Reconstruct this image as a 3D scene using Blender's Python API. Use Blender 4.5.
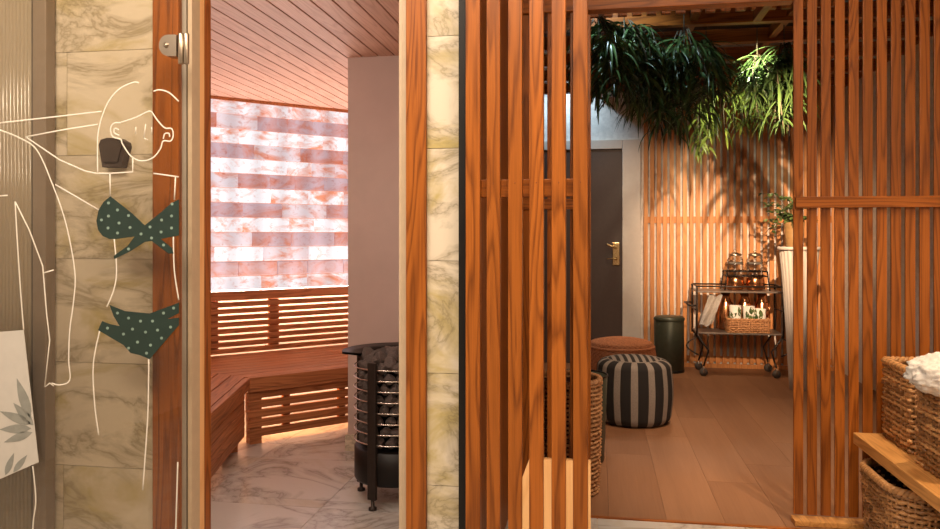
import bpy, bmesh, math, random
from math import sin, cos, pi, radians, sqrt
from mathutils import Vector, Matrix, noise as mnoise

for o in list(bpy.data.objects):
    bpy.data.objects.remove(o)
SC = bpy.context.scene
COL = SC.collection
RND = random.Random(7)

# ------------------------------------------------------------------ camera
TH = radians(9.5)
F = 760.0
CH = 1.2
HY = 236.0
cam_d = bpy.data.cameras.new('camera')
cam = bpy.data.objects.new('camera', cam_d)
COL.objects.link(cam)
cam.location = (0, 0, CH)
cam.rotation_euler = (pi / 2, 0, TH)
cam_d.sensor_width = 36.0
cam_d.lens = F / 940 * 36.0
cam_d.shift_y = -(264.5 - HY) / 940
cam_d.clip_start = 0.02
SC.camera = cam

# ------------------------------------------------------------------ world
W = bpy.data.worlds.new('world')
SC.world = W
W.use_nodes = True
bg = W.node_tree.nodes['Background']
bg.inputs[0].default_value = (1.0, 0.78, 0.58, 1)
bg.inputs[1].default_value = 0.10

SC.view_settings.view_transform = 'Standard'
SC.view_settings.look = 'None'
SC.view_settings.gamma = 1
SC.view_settings.use_curve_mapping = False
SC.view_settings.exposure = 0.0


def area(name, loc, target, sx, sy, power, col, spread=180):
    l = bpy.data.lights.new(name, 'AREA')
    l.shape = 'RECTANGLE'
    l.size, l.size_y = sx, sy
    l.energy = power
    l.color = col
    l.spread = radians(spread)
    o = bpy.data.objects.new(name, l)
    COL.objects.link(o)
    o.location = loc
    o.rotation_euler = (Vector(target) - Vector(loc)).to_track_quat('-Z', 'Y').to_euler()
    return o


def spot(name, loc, target, power, col, angle=60, blend=0.5, size=0.03):
    l = bpy.data.lights.new(name, 'SPOT')
    l.energy = power
    l.color = col
    l.spot_size = radians(angle)
    l.spot_blend = blend
    l.shadow_soft_size = size
    o = bpy.data.objects.new(name, l)
    COL.objects.link(o)
    o.location = loc
    o.rotation_euler = (Vector(target) - Vector(loc)).to_track_quat('-Z', 'Y').to_euler()
    return o


WARM = (1.0, 0.70, 0.44)
WARM2 = (1.0, 0.60, 0.33)
# corridor ceiling lights, above and behind the camera
area('corridor_light', (0.2, 0.7, 2.75), (0.1, 2.2, 0.6), 1.6, 0.9, 76, (1.0, 0.77, 0.55))
area('corridor_light_left', (-1.5, 0.75, 2.75), (-1.6, 2.1, 0.1), 0.9, 0.6, 56, (1.0, 0.86, 0.72))
spot('corridor_downlight', (0.95, 2.7, 2.72), (0.35, 3.25, 0.0), 45, (1.0, 0.85, 0.70), 40, 0.5)
spot('screen_downlight', (-0.15, 1.35, 2.7), (-0.12, 2.05, 0.25), 10, (1.0, 0.78, 0.56), 40, 0.8)
spot('bench_downlight', (1.15, 2.35, 2.72), (1.25, 2.75, 0.4), 125, (1.0, 0.72, 0.46), 60, 0.6)
# relaxation room lights
spot('track_spot', (1.00, 3.60, 2.16), (1.40, 7.2, 1.10), 860, (1.0, 0.67, 0.41), 38, 1.0, 0.012)
spot('track_spot_left', (0.10, 5.9, 2.44), (0.35, 7.2, 0.8), 55, (1.0, 0.70, 0.46), 85, 0.9)
spot('room_downlight', (0.70, 3.72, 2.45), (0.75, 4.4, 0), 190, (1.0, 0.68, 0.44), 66, 0.9, 0.08)
spot('room_downlight_far', (0.65, 6.3, 2.45), (0.65, 6.2, 0), 70, (1.0, 0.70, 0.46), 110, 1.0, 0.08)
spot('cool_light', (-0.1, 4.2, 2.95), (0.25, 4.7, 1.9), 60, (0.62, 0.82, 1.0), 70, 0.6)
spot('cool_wall_light', (-0.35, 6.85, 2.75), (-0.25, 7.25, 2.25), 30, (0.62, 0.85, 1.0), 90, 0.9)
spot('plant_spot', (0.95, 4.7, 2.44), (1.00, 5.70, 1.85), 150, (1.0, 0.9, 0.62), 50, 0.7)
# sauna ceiling glow
area('sauna_glow', (-1.5, 2.5, 2.16), (-1.5, 3.4, 1.0), 0.5, 0.2, 11, (1.0, 0.80, 0.68))

# ------------------------------------------------------------------ pixel -> room
RX, RY = cos(TH), sin(TH)


def ray(px, py):
    u = (px - 470) / F
    v = (HY - py) / F
    return Vector((u * RX - RY, u * RY + RX, v))


def at_y(px, py, Y):
    d = ray(px, py)
    return Vector((0, 0, CH)) + d * (Y / d.y)


def at_h(px, py, h):
    d = ray(px, py)
    return Vector((0, 0, CH)) + d * ((h - CH) / d.z)


def at_z(px, py, z):
    return Vector((0, 0, CH)) + ray(px, py) * z


def xat(px, Y):
    return at_y(px, HY, Y).x


# ------------------------------------------------------------------ materials
def newmat(name):
    m = bpy.data.materials.new(name)
    m.use_nodes = True
    nt = m.node_tree
    for n in list(nt.nodes):
        nt.nodes.remove(n)
    out = nt.nodes.new('ShaderNodeOutputMaterial')
    b = nt.nodes.new('ShaderNodeBsdfPrincipled')
    nt.links.new(b.outputs[0], out.inputs[0])
    return m, nt, b, out


def N(nt, t, **kw):
    n = nt.nodes.new(t)
    for k, v in kw.items():
        setattr(n, k, v)
    return n


def ramp(nt, src, stops):
    r = N(nt, 'ShaderNodeValToRGB')
    e = r.color_ramp.elements
    while len(e) < len(stops):
        e.new(0.5)
    for i, (p, c) in enumerate(stops):
        e[i].position = p
        e[i].color = (*c, 1) if len(c) == 3 else c
    nt.links.new(src, r.inputs[0])
    return r.outputs[0]


def math_(nt, op, a, b=None):
    n = N(nt, 'ShaderNodeMath', operation=op)
    for i, v in enumerate((a, b)):
        if v is None:
            continue
        if isinstance(v, (int, float)):
            n.inputs[i].default_value = v
        else:
            nt.links.new(v, n.inputs[i])
    return n.outputs[0]


def mixc(nt, fac, a, b, mode='MIX'):
    n = N(nt, 'ShaderNodeMix', data_type='RGBA', blend_type=mode)
    for idx, v in ((0, fac), (6, a), (7, b)):
        if isinstance(v, (int, float)):
            n.inputs[idx].default_value = v
        elif isinstance(v, tuple):
            n.inputs[idx].default_value = (*v, 1) if len(v) == 3 else v
        else:
            nt.links.new(v, n.inputs[idx])
    return n.outputs[2]


def coords(nt, scale=(1, 1, 1), island=True, amp=7.0, rot=0.0):
    tc = N(nt, 'ShaderNodeTexCoord')
    src = tc.outputs['Object']
    rnd = None
    if island:
        g = N(nt, 'ShaderNodeNewGeometry')
        rnd = g.outputs['Random Per Island']
        add = N(nt, 'ShaderNodeVectorMath', operation='ADD')
        nt.links.new(src, add.inputs[0])
        comb = N(nt, 'ShaderNodeCombineXYZ')
        for i, k in enumerate((amp, amp * 1.7, amp * 0.6)):
            nt.links.new(math_(nt, 'MULTIPLY', rnd, k), comb.inputs[i])
        nt.links.new(comb.outputs[0], add.inputs[1])
        src = add.outputs[0]
    if rot:
        m0 = N(nt, 'ShaderNodeMapping')
        m0.inputs['Rotation'].default_value = (0, 0, rot)
        nt.links.new(src, m0.inputs[0])
        src = m0.outputs[0]
    mp = N(nt, 'ShaderNodeMapping')
    mp.inputs['Scale'].default_value = scale
    nt.links.new(src, mp.inputs[0])
    return mp.outputs[0], rnd


def noise(nt, vec, scale, detail=4, rough=0.55, dist=0.0):
    n = N(nt, 'ShaderNodeTexNoise')
    n.inputs['Scale'].default_value = scale
    n.inputs['Detail'].default_value = detail
    n.inputs['Roughness'].default_value = rough
    n.inputs['Distortion'].default_value = dist
    nt.links.new(vec, n.inputs['Vector'])
    return n.outputs['Fac']


def bump(nt, b, h, strength=0.2, dist=0.01):
    n = N(nt, 'ShaderNodeBump')
    n.inputs['Strength'].default_value = strength
    n.inputs['Distance'].default_value = dist
    nt.links.new(h, n.inputs['Height'])
    nt.links.new(n.outputs[0], b.inputs['Normal'])


def wood(name, dark, light, axis='z', rough=0.45, vary=0.25, rings=11, spec=0.35, nsc=13, rot=0.0):
    m, nt, b, out = newmat(name)
    st = 0.07
    sc = {'z': (1, 1, st), 'x': (st, 1, 1), 'y': (1, st, 1)}[axis]
    v, rnd = coords(nt, sc, rot=rot)
    n1 = noise(nt, v, nsc, 2, 0.4, 0.3)
    rg = math_(nt, 'FRACT', math_(nt, 'MULTIPLY', n1, rings))
    rg = ramp(nt, rg, [(0.0, (0, 0, 0)), (0.35, (0.8, 0.8, 0.8)), (0.75, (1, 1, 1)), (1.0, (0, 0, 0))])
    sf = {'z': (1, 1, 0.02), 'x': (0.02, 1, 1), 'y': (1, 0.02, 1)}[axis]
    v2, _ = coords(nt, sf, rot=rot)
    fib = noise(nt, v2, 220, 3, 0.6)
    fac = math_(nt, 'ADD', math_(nt, 'MULTIPLY', rg, 0.42), math_(nt, 'MULTIPLY', fib, 0.75))
    c = ramp(nt, fac, [(0.22, dark), (0.82, light)])
    val = N(nt, 'ShaderNodeHueSaturation')
    val.inputs['Saturation'].default_value = 1.0
    nt.links.new(c, val.inputs['Color'])
    nt.links.new(math_(nt, 'ADD', math_(nt, 'MULTIPLY', rnd, vary * 2), 1 - vary), val.inputs['Value'])
    nt.links.new(val.outputs[0], b.inputs['Base Color'])
    b.inputs['Roughness'].default_value = rough
    b.inputs['Specular IOR Level'].default_value = spec
    bump(nt, b, fib, 0.15, 0.002)
    return m


def plain(name, col, rough=0.5, metal=0.0, nscale=30, namp=0.12, bmp=0.0, spec=0.5):
    m, nt, b, out = newmat(name)
    v, _ = coords(nt, (1, 1, 1), island=False)
    n = noise(nt, v, nscale, 4)
    lo = tuple(max(0, c * (1 - namp)) for c in col)
    hi = tuple(min(1, c * (1 + namp)) for c in col)
    nt.links.new(ramp(nt, n, [(0.3, lo), (0.7, hi)]), b.inputs['Base Color'])
    b.inputs['Roughness'].default_value = rough
    b.inputs['Metallic'].default_value = metal
    b.inputs['Specular IOR Level'].default_value = spec
    if bmp:
        bump(nt, b, n, bmp, 0.01)
    return m


def marble(name, base, vein, stain, rough=0.25, amt=1.0, stretch=(1, 1, 1.9), vscale=1.0):
    m, nt, b, out = newmat(name)
    v, rnd = coords(nt, stretch)
    n1 = noise(nt, v, 2.2 * vscale, 6, 0.6, 1.2)
    r1 = math_(nt, 'ABSOLUTE', math_(nt, 'SUBTRACT', n1, 0.5))
    ve = ramp(nt, r1, [(0.0, (1, 1, 1)), (0.015, (0.5, 0.5, 0.5)), (0.07, (0, 0, 0))])
    n2 = noise(nt, v, 2.6 * vscale, 5, 0.62, 0.8)
    sfac = ramp(nt, n2, [(0.50, (0, 0, 0)), (0.66, (1, 1, 1))])
    n3 = noise(nt, v, 9 * vscale, 4, 0.6, 0.3)
    c0 = mixc(nt, math_(nt, 'MULTIPLY', n3, 0.35), base, tuple(x * 0.82 for x in base))
    c1 = mixc(nt, math_(nt, 'MULTIPLY', sfac, 0.75 * amt), c0, stain)
    c2 = mixc(nt, math_(nt, 'MULTIPLY', ve, 0.6 * amt), c1, vein)
    nt.links.new(c2, b.inputs['Base Color'])
    b.inputs['Roughness'].default_value = rough
    return m


def glass(name, tint, gloss=0.12, rough=0.0):
    m, nt, b, out = newmat(name)
    nt.nodes.remove(b)
    t = N(nt, 'ShaderNodeBsdfTransparent')
    t.inputs[0].default_value = (*tint, 1)
    g = N(nt, 'ShaderNodeBsdfGlossy')
    g.inputs['Roughness'].default_value = rough
    lw = N(nt, 'ShaderNodeLayerWeight')
    lw.inputs[0].default_value = 0.25
    mx = N(nt, 'ShaderNodeMixShader')
    nt.links.new(math_(nt, 'ADD', math_(nt, 'MULTIPLY', lw.outputs['Fresnel'], 0.5), gloss), mx.inputs[0])
    nt.links.new(t.outputs[0], mx.inputs[1])
    nt.links.new(g.outputs[0], mx.inputs[2])
    nt.links.new(mx.outputs[0], out.inputs[0])
    return m


M = {}
M['oak_v'] = wood('oak_vertical', (0.135, 0.033, 0.004), (0.41, 0.122, 0.017), 'z', 0.36, 0.16)
M['oak_h'] = wood('oak_horizontal', (0.14, 0.034, 0.004), (0.42, 0.125, 0.017), 'x', 0.38, 0.12)
M['oak_y'] = wood('oak_deep', (0.16, 0.042, 0.006), (0.34, 0.11, 0.02), 'y', 0.4, 0.15)
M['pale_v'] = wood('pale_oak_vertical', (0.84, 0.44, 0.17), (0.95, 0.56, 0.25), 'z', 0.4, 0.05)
M['bench_oak'] = wood('bench_oak', (0.50, 0.22, 0.06), (0.74, 0.38, 0.12), 'y', 0.38, 0.06)
M['far_slat'] = wood('far_slat_wood', (0.42, 0.16, 0.05), (0.66, 0.30, 0.11), 'z', 0.5, 0.16)
M['ceil_plank'] = wood('sauna_ceiling_wood', (0.60, 0.33, 0.22), (0.78, 0.50, 0.38), 'y', 0.5, 0.08)
M['dark_gap'] = plain('dark_brown_gap', (0.06, 0.02, 0.01), 0.8)
M['cedar'] = wood('sauna_cedar', (0.24, 0.078, 0.026), (0.50, 0.195, 0.075), 'x', 0.5, 0.12, rot=radians(-45))
M['cedar_y'] = wood('sauna_cedar_deep', (0.24, 0.078, 0.026), (0.50, 0.195, 0.075), 'x', 0.5, 0.12, rot=radians(75.6))
M['marble'] = marble('cream_marble', (0.84, 0.745, 0.59), (0.27, 0.21, 0.11), (0.52, 0.41, 0.12), 0.3, 1.12)
M['marble_floor'] = marble('white_floor_marble', (0.62, 0.60, 0.57), (0.16, 0.13, 0.10), (0.52, 0.44, 0.33), 0.22, 1.0, (1, 1, 1), 0.8)
M['oak_dark'] = plain('dark_oak_plug', (0.20, 0.06, 0.015), 0.6)
M['grout'] = plain('grout', (0.58, 0.50, 0.38), 0.9)
M['white_wall'] = plain('white_wall_paint', (0.78, 0.74, 0.70), 0.8, bmp=0.03)
M['dark_wall'] = wood('dark_wood_wall', (0.10, 0.03, 0.006), (0.28, 0.085, 0.014), 'z', 0.5, 0.1)
M['sauna_wall'] = plain('pinkish_plaster', (0.60, 0.47, 0.42), 0.75, nscale=6, namp=0.04)
M['dark_ceiling'] = plain('dark_ceiling_paint', (0.05, 0.035, 0.028), 0.9)
M['door_dark'] = plain('dark_brown_door', (0.075, 0.05, 0.042), 0.5, namp=0.06)
M['frame_white'] = plain('door_frame_white', (0.66, 0.60, 0.54), 0.5, namp=0.03)
M['brass'] = plain('brass', (0.72, 0.52, 0.26), 0.25, 1.0, namp=0.05)
M['chrome'] = plain('brushed_nickel', (0.46, 0.38, 0.29), 0.34, 1.0, namp=0.05)
M['seal'] = plain('pale_door_seal', (0.60, 0.46, 0.31), 0.4, namp=0.05)
M['taupe'] = plain('taupe_metal', (0.30, 0.23, 0.165), 0.45, 0.1, namp=0.05)
M['seal_grey'] = plain('grey_door_seal', (0.40, 0.35, 0.28), 0.45, namp=0.05)
M['black'] = plain('black_metal', (0.009, 0.007, 0.006), 0.45, 0.3)
M['iron'] = plain('dark_iron', (0.045, 0.035, 0.03), 0.4, 0.6)
M['steel'] = plain('heater_ring_steel', (0.62, 0.55, 0.48), 0.25, 1.0)
M['stone'] = plain('sauna_stone', (0.11, 0.085, 0.075), 0.75, nscale=18, namp=0.45, bmp=0.5)
M['white_line'] = plain('white_vinyl', (0.86, 0.80, 0.68), 0.6, namp=0.02)
M['green_vinyl'] = plain('dark_green_vinyl', (0.015, 0.036, 0.027), 0.55, namp=0.1)
M['mint'] = plain('mint_dot_vinyl', (0.24, 0.34, 0.28), 0.6)
M['leaf_print'] = plain('grey_leaf_vinyl', (0.30, 0.30, 0.26), 0.6)
M['trunk_vinyl'] = plain('pale_grey_vinyl', (0.62, 0.58, 0.51), 0.6, namp=0.03)
M['brown_fit'] = plain('dark_brown_plastic', (0.055, 0.035, 0.028), 0.5)
M['pane'] = glass('clear_glass', (0.94, 0.92, 0.88), 0.04)
M['jar'] = glass('jar_glass', (0.93, 0.93, 0.92), 0.14)
M['copper'] = plain('copper', (0.72, 0.34, 0.16), 0.22, 1.0, namp=0.08)
M['bin_green'] = plain('dark_green_metal', (0.055, 0.062, 0.042), 0.4, 0.3)
M['cloth_white'] = plain('white_cloth', (0.80, 0.77, 0.72), 0.9, nscale=60, bmp=0.4)
M['grey_water'] = plain('grey_plate', (0.20, 0.18, 0.16), 0.4)
M['pot'] = plain('ochre_pot', (0.34, 0.20, 0.08), 0.45)
M['rust_knit'] = plain('rust_knit', (0.52, 0.20, 0.085), 0.95, nscale=120, namp=0.35, bmp=0.6)
M['tray'] = plain('cart_tray_metal', (0.20, 0.17, 0.15), 0.35, 0.6)
M['duct'] = plain('grey_duct', (0.35, 0.36, 0.36), 0.5, 0.3)
M['rubber'] = plain('caster_rubber', (0.10, 0.085, 0.075), 0.6)
M['clay'] = plain('terrazzo', (0.7, 0.68, 0.62), 0.6)


def island_mat(name, lo, hi, rough, bscale=0, spec=0.5, sheen=0):
    m, nt, b, out = newmat(name)
    v, rnd = coords(nt, (1, 1, 1))
    n = noise(nt, v, 40, 3)
    f = math_(nt, 'ADD', math_(nt, 'MULTIPLY', rnd, 0.7), math_(nt, 'MULTIPLY', n, 0.4))
    nt.links.new(ramp(nt, f, [(0.1, lo), (0.95, hi)]), b.inputs['Base Color'])
    b.inputs['Roughness'].default_value = rough
    b.inputs['Specular IOR Level'].default_value = spec
    if bscale:
        bump(nt, b, noise(nt, v, bscale, 3), 0.5, 0.004)
    return m


M['wicker'] = island_mat('wicker_brown', (0.13, 0.050, 0.016), (0.72, 0.38, 0.15), 0.34, 150)
M['wicker_tan'] = island_mat('wicker_tan', (0.34, 0.15, 0.06), (0.62, 0.33, 0.15), 0.5, 150)
M['leaf'] = island_mat('strap_leaf', (0.014, 0.032, 0.011), (0.075, 0.135, 0.035), 0.34)
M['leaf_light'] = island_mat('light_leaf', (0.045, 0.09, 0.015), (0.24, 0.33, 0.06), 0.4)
M['leaf_small'] = island_mat('small_leaf', (0.03, 0.07, 0.02), (0.12, 0.18, 0.05), 0.45)
M['stem'] = plain('plant_stem', (0.07, 0.06, 0.03), 0.7)


def striped_mat():
    m, nt, b, out = newmat('striped_fabric')
    at = N(nt, 'ShaderNodeAttribute')
    at.attribute_name = 'stripe'
    v, _ = coords(nt, (1, 1, 1), island=False)
    n = noise(nt, v, 200, 3)
    lightc = ramp(nt, n, [(0.3, (0.24, 0.21, 0.185)), (0.7, (0.34, 0.30, 0.265))])
    c = mixc(nt, at.outputs['Fac'], (0.018, 0.016, 0.016), lightc)
    nt.links.new(c, b.inputs['Base Color'])
    b.inputs['Roughness'].default_value = 0.9
    bump(nt, b, n, 0.3, 0.003)
    return m


M['striped'] = striped_mat()


def plank_mat():
    m, nt, b, out = newmat('oak_floor_planks')
    v, rnd = coords(nt, (1, 0.1, 1))
    n1 = noise(nt, v, 8, 4, 0.5, 0.5)
    v2, _ = coords(nt, (1, 0.03, 1))
    n2 = noise(nt, v2, 120, 3)
    f = math_(nt, 'ADD', math_(nt, 'MULTIPLY', n1, 0.5), math_(nt, 'MULTIPLY', n2, 0.3))
    f = math_(nt, 'ADD', f, math_(nt, 'MULTIPLY', rnd, 0.25))
    nt.links.new(ramp(nt, f, [(0.25, (0.20, 0.092, 0.045)), (0.85, (0.37, 0.19, 0.10))]), b.inputs['Base Color'])
    b.inputs['Roughness'].default_value = 0.42
    b.inputs['Specular IOR Level'].default_value = 0.4
    return m


M['planks'] = plank_mat()


def salt_mat():
    # salt blocks lit from behind by led strips: the blocks themselves glow
    m, nt, b, out = newmat('backlit_salt_block')
    at = N(nt, 'ShaderNodeAttribute')
    at.attribute_name = 'row_light'
    v, rnd = coords(nt, (1, 1, 1.6))
    n1 = noise(nt, v, 4.2, 6, 0.66, 1.2)
    n2 = noise(nt, v, 22, 4, 0.6, 0.4)
    pink = math_(nt, 'ADD', math_(nt, 'MULTIPLY', n1, 0.92), math_(nt, 'MULTIPLY', rnd, 0.13))
    pf = ramp(nt, pink, [(0.50, (0, 0, 0)), (0.68, (1, 1, 1))])
    bright = mixc(nt, pf, (0.93, 0.89, 0.92), (0.80, 0.27, 0.155))
    pf2 = ramp(nt, pink, [(0.42, (0, 0, 0)), (0.66, (1, 1, 1))])
    dim = mixc(nt, pf2, (0.50, 0.36, 0.40), (0.52, 0.15, 0.09))
    c = mixc(nt, at.outputs['Fac'], dim, bright)
    spots = ramp(nt, n2, [(0.32, (0.72, 0.34, 0.26)), (0.44, (1, 1, 1))])
    c = mixc(nt, 0.55, c, spots, 'MULTIPLY')
    tc = N(nt, 'ShaderNodeTexCoord')
    sx = N(nt, 'ShaderNodeSeparateXYZ')
    nt.links.new(tc.outputs['Object'], sx.inputs[0])
    # one led every 9.5 cm along the wall
    wv = math_(nt, 'SINE', math_(nt, 'MULTIPLY', sx.outputs[0], 2 * pi / 0.19))
    wv = math_(nt, 'ADD', math_(nt, 'MULTIPLY', wv, 0.16), 0.98)
    nt.links.new(c, b.inputs['Emission Color'])
    nt.links.new(math_(nt, 'MULTIPLY', wv, 1.1), b.inputs['Emission Strength'])
    b.inputs['Base Color'].default_value = (0.06, 0.04, 0.035, 1)
    b.inputs['Roughness'].default_value = 0.6
    return m


M['salt'] = salt_mat()
msg, nt_, b_, o_ = newmat('salt_mortar_glow')
b_.inputs['Base Color'].default_value = (0.5, 0.2, 0.12, 1)
b_.inputs['Emission Color'].default_value = (0.85, 0.36, 0.22, 1)
b_.inputs['Emission Strength'].default_value = 0.6
M['salt_back'] = msg


def ribbed_glass():
    m, nt, b, out = newmat('ribbed_glass')
    nt.nodes.remove(b)
    t = N(nt, 'ShaderNodeBsdfTransparent')
    t.inputs[0].default_value = (0.86, 0.81, 0.70, 1)
    d = N(nt, 'ShaderNodeBsdfDiffuse')
    d.inputs[0].default_value = (0.70, 0.60, 0.45, 1)
    g = N(nt, 'ShaderNodeBsdfGlossy')
    g.inputs['Roughness'].default_value = 0.15
    m1 = N(nt, 'ShaderNodeMixShader')
    m1.inputs[0].default_value = 0.45
    m2 = N(nt, 'ShaderNodeMixShader')
    m2.inputs[0].default_value = 0.07
    nt.links.new(t.outputs[0], m1.inputs[1])
    nt.links.new(d.outputs[0], m1.inputs[2])
    nt.links.new(m1.outputs[0], m2.inputs[1])
    nt.links.new(g.outputs[0], m2.inputs[2])
    nt.links.new(m2.outputs[0], out.inputs[0])
    return m


M['ribbed'] = ribbed_glass()


# ------------------------------------------------------------------ mesh helpers
class MB:
    def __init__(self):
        self.v, self.f, self.mi, self.sm = [], [], [], []

    def add(self, verts, faces, mi=0, smooth=False):
        n = len(self.v)
        self.v += [tuple(p) for p in verts]
        for f in faces:
            self.f.append([n + i for i in f])
            self.mi.append(mi)
            self.sm.append(smooth)

    def box(self, lo, hi, mi=0, bev=0.0, mat=None):
        bm = bmesh.new()
        bmesh.ops.create_cube(bm, size=1)
        for v in bm.verts:
            v.co = Vector([lo[i] + (v.co[i] + 0.5) * (hi[i] - lo[i]) for i in range(3)])
        if bev:
            bmesh.ops.bevel(bm, geom=bm.edges[:], offset=bev, segments=2, affect='EDGES', profile=0.5)
        if mat:
            bm.transform(mat)
        self.bm(bm, mi, False)

    def bm(self, bm, mi=0, smooth=False):
        bm.verts.index_update()
        self.add([v.co.copy() for v in bm.verts], [[v.index for v in f.verts] for f in bm.faces], mi, smooth)
        bm.free()

    def tube(self, pts, r, seg=8, mi=0, closed=False, caps=True, ry=None):
        pts = [Vector(p) for p in pts]
        n = len(pts)
        rs = r if isinstance(r, (list, tuple)) else [r] * n
        verts, faces = [], []
        up = None
        for i, p in enumerate(pts):
            if closed:
                t = pts[(i + 1) % n] - pts[i - 1]
            else:
                t = pts[min(i + 1, n - 1)] - pts[max(i - 1, 0)]
            if t.length < 1e-9:
                t = Vector((0, 0, 1))
            t.normalize()
            if up is None:
                a = Vector((0, 0, 1)) if abs(t.z) < 0.9 else Vector((1, 0, 0))
                up = (a - t * a.dot(t)).normalized()
            else:
                up = up - t * up.dot(t)
                if up.length < 1e-6:
                    up = t.orthogonal()
                up.normalize()
            s = t.cross(up)
            for k in range(seg):
                an = 2 * pi * k / seg
                verts.append(p + up * cos(an) * rs[i] + s * sin(an) * (rs[i] if ry is None else ry))
        m = n if closed else n - 1
        for i in range(m):
            j = (i + 1) % n
            for k in range(seg):
                k2 = (k + 1) % seg
                faces.append([i * seg + k, i * seg + k2, j * seg + k2, j * seg + k])
        if caps and not closed:
            faces.append(list(range(seg))[::-1])
            faces.append([(n - 1) * seg + k for k in range(seg)])
        self.add(verts, faces, mi, True)

    def lathe(self, prof, c=(0, 0, 0), seg=32, mi=0, a0=0, a1=2 * pi):
        full = abs(a1 - a0 - 2 * pi) < 1e-6
        cnt = seg if full else seg + 1
        verts, faces = [], []
        for r, z in prof:
            for k in range(cnt):
                a = a0 + (a1 - a0) * k / seg
                verts.append((c[0] + r * cos(a), c[1] + r * sin(a), c[2] + z))
        for i in range(len(prof) - 1):
            for k in range(seg):
                k2 = (k + 1) % cnt
                faces.append([i * cnt + k, i * cnt + k2, (i + 1) * cnt + k2, (i + 1) * cnt + k])
        self.add(verts, faces, mi, True)

    def prism(self, poly, axis_vec, mi=0):
        """poly: list of 3D points (planar), extruded by axis_vec"""
        n = len(poly)
        a = Vector(axis_vec)
        verts = [Vector(p) for p in poly] + [Vector(p) + a for p in poly]
        faces = [[(i + 1) % n, i, n + i, n + (i + 1) % n] for i in range(n)]
        faces.append(list(range(n)))
        faces.append([n + i for i in range(n)][::-1])
        self.add(verts, faces, mi, False)

    def build(self, name, mats, parent=None, loc=None):
        me = bpy.data.meshes.new(name)
        me.from_pydata(self.v, [], self.f)
        if not isinstance(mats, (list, tuple)):
            mats = [mats]
        for m in mats:
            me.materials.append(m)
        me.polygons.foreach_set('material_index', self.mi)
        me.polygons.foreach_set('use_smooth', self.sm)
        me.update()
        bm = bmesh.new()
        bm.from_mesh(me)
        bmesh.ops.recalc_face_normals(bm, faces=bm.faces)
        bm.to_mesh(me)
        bm.free()
        o = bpy.data.objects.new(name, me)
        COL.objects.link(o)
        if parent:
            o.parent = parent
        if loc is not None:
            o.location = loc
        return o


def tag(o, label, cat, group=None, kind=None):
    o['label'] = label
    o['category'] = cat
    if group:
        o['group'] = group
    if kind:
        o['kind'] = kind
    return o


def struct(o):
    o['kind'] = 'structure'
    return o


def thing(name, loc, label, cat, group=None, rz=0):
    o = bpy.data.objects.new(name, None)
    o.empty_display_size = 0.05
    COL.objects.link(o)
    o.location = loc
    o.rotation_euler = (0, 0, rz)
    return tag(o, label, cat, group)


def autosmooth(o, ang=40):
    return o


# ------------------------------------------------------------------ setting
YW = 2.10      # sauna front wall
YR = 3.35      # room opening plane
YF = 7.25      # far wall of the room


def tiles(mb, x0, x1, y, joints, verts_x, t=0.012, gap=0.0016):
    """vertical marble tiles, front face at y, one row between each pair of joints"""
    for r in range(len(joints) - 1):
        xs = [x0] + [x for x in sorted(verts_x[r % len(verts_x)]) if x0 < x < x1] + [x1]
        for i in range(len(xs) - 1):
            mb.box((xs[i] + gap / 2, y, joints[r] + gap / 2), (xs[i + 1] - gap / 2, y + t, joints[r + 1] - gap / 2))


J = [0, 0.179, 0.496, 0.813, 1.13, 1.447, 1.764, 2.081, 2.398, 2.8]
XL_post = xat(155, YW)
XL_in = xat(192, YW)
XR_in = xat(397, YW)
XR_post = xat(427, YW)
X_mend = xat(462.5, YW)

mb = MB()
vx = [[-1.95], [-2.2, -1.62], [-2.05], [-1.85], [-2.25], [xat(67, YW), -2.2], [-2.0]]
tiles(mb, -2.9, XL_post, YW, J, vx)
o = mb.build('wall_front', M['marble']); struct(o)
g = MB(); g.box((-2.9, YW + 0.006, 0), (XL_post, YW + 0.10, 2.8)); g.build('grout_backing', M['grout'], o)
mb = MB(); tiles(mb, XR_post, X_mend, YW, J, [[]])
o = mb.build('wall_front', M['marble']); struct(o)
g = MB(); g.box((XR_post, YW + 0.006, 0), (X_mend - 0.001, YW + 0.10, 2.8)); g.build('grout_backing', M['grout'], o)

# sauna door frame : posts and jambs
mb = MB(); mb.box((XL_post, YW - 0.015, 0), (xat(181, YW), YW + 0.11, 2.3), bev=0.003)
struct(mb.build('trim_1', M['oak_v']))
mb = MB()
xa, xb = xat(181, YW), xat(192, YW)
mb.box((xa, YW + 0.005, 0), (xa + (xb - xa) * 0.40, YW + 0.11, 2.3), mi=0)
mb.box((xa + (xb - xa) * 0.40, YW + 0.02, 0), (xa + (xb - xa) * 0.62, YW + 0.11, 2.3), mi=1)
mb.box((xa + (xb - xa) * 0.62, YW + 0.0, 0), (xb, YW + 0.045, 2.3), mi=2)
struct(mb.build('trim_2', [M['seal_grey'], M['taupe'], M['seal']]))
mb = MB(); mb.box((xb - 0.03, YW + 0.045, 0), (xb, YW + 0.072, 2.3), mi=0)
mb.box((xb - 0.03, YW + 0.072, 0), (xb, YW + 0.112, 2.3), mi=1)
struct(mb.build('trim_3', [M['pale_v'], M['oak_v']]))
xa = xat(407, YW)
mb = MB(); mb.box((XR_in, YW + 0.02, 0), (xa, YW + 0.11, 2.3), mi=0, bev=0.002)
mb.box((XR_in + 0.012, YW + 0.012, 0), (xa, YW + 0.03, 2.3), mi=0, bev=0.002)
struct(mb.build('trim_4', [M['seal']]))
mb = MB(); mb.box((xa, YW - 0.015, 0), (XR_post, YW + 0.11, 2.3), bev=0.003)
struct(mb.build('trim_5', M['oak_v']))
mb = MB(); mb.box((XL_post, YW - 0.01, 2.3), (XR_post, YW + 0.11, 2.8))
struct(mb.build('trim_6', M['oak_h']))

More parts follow.
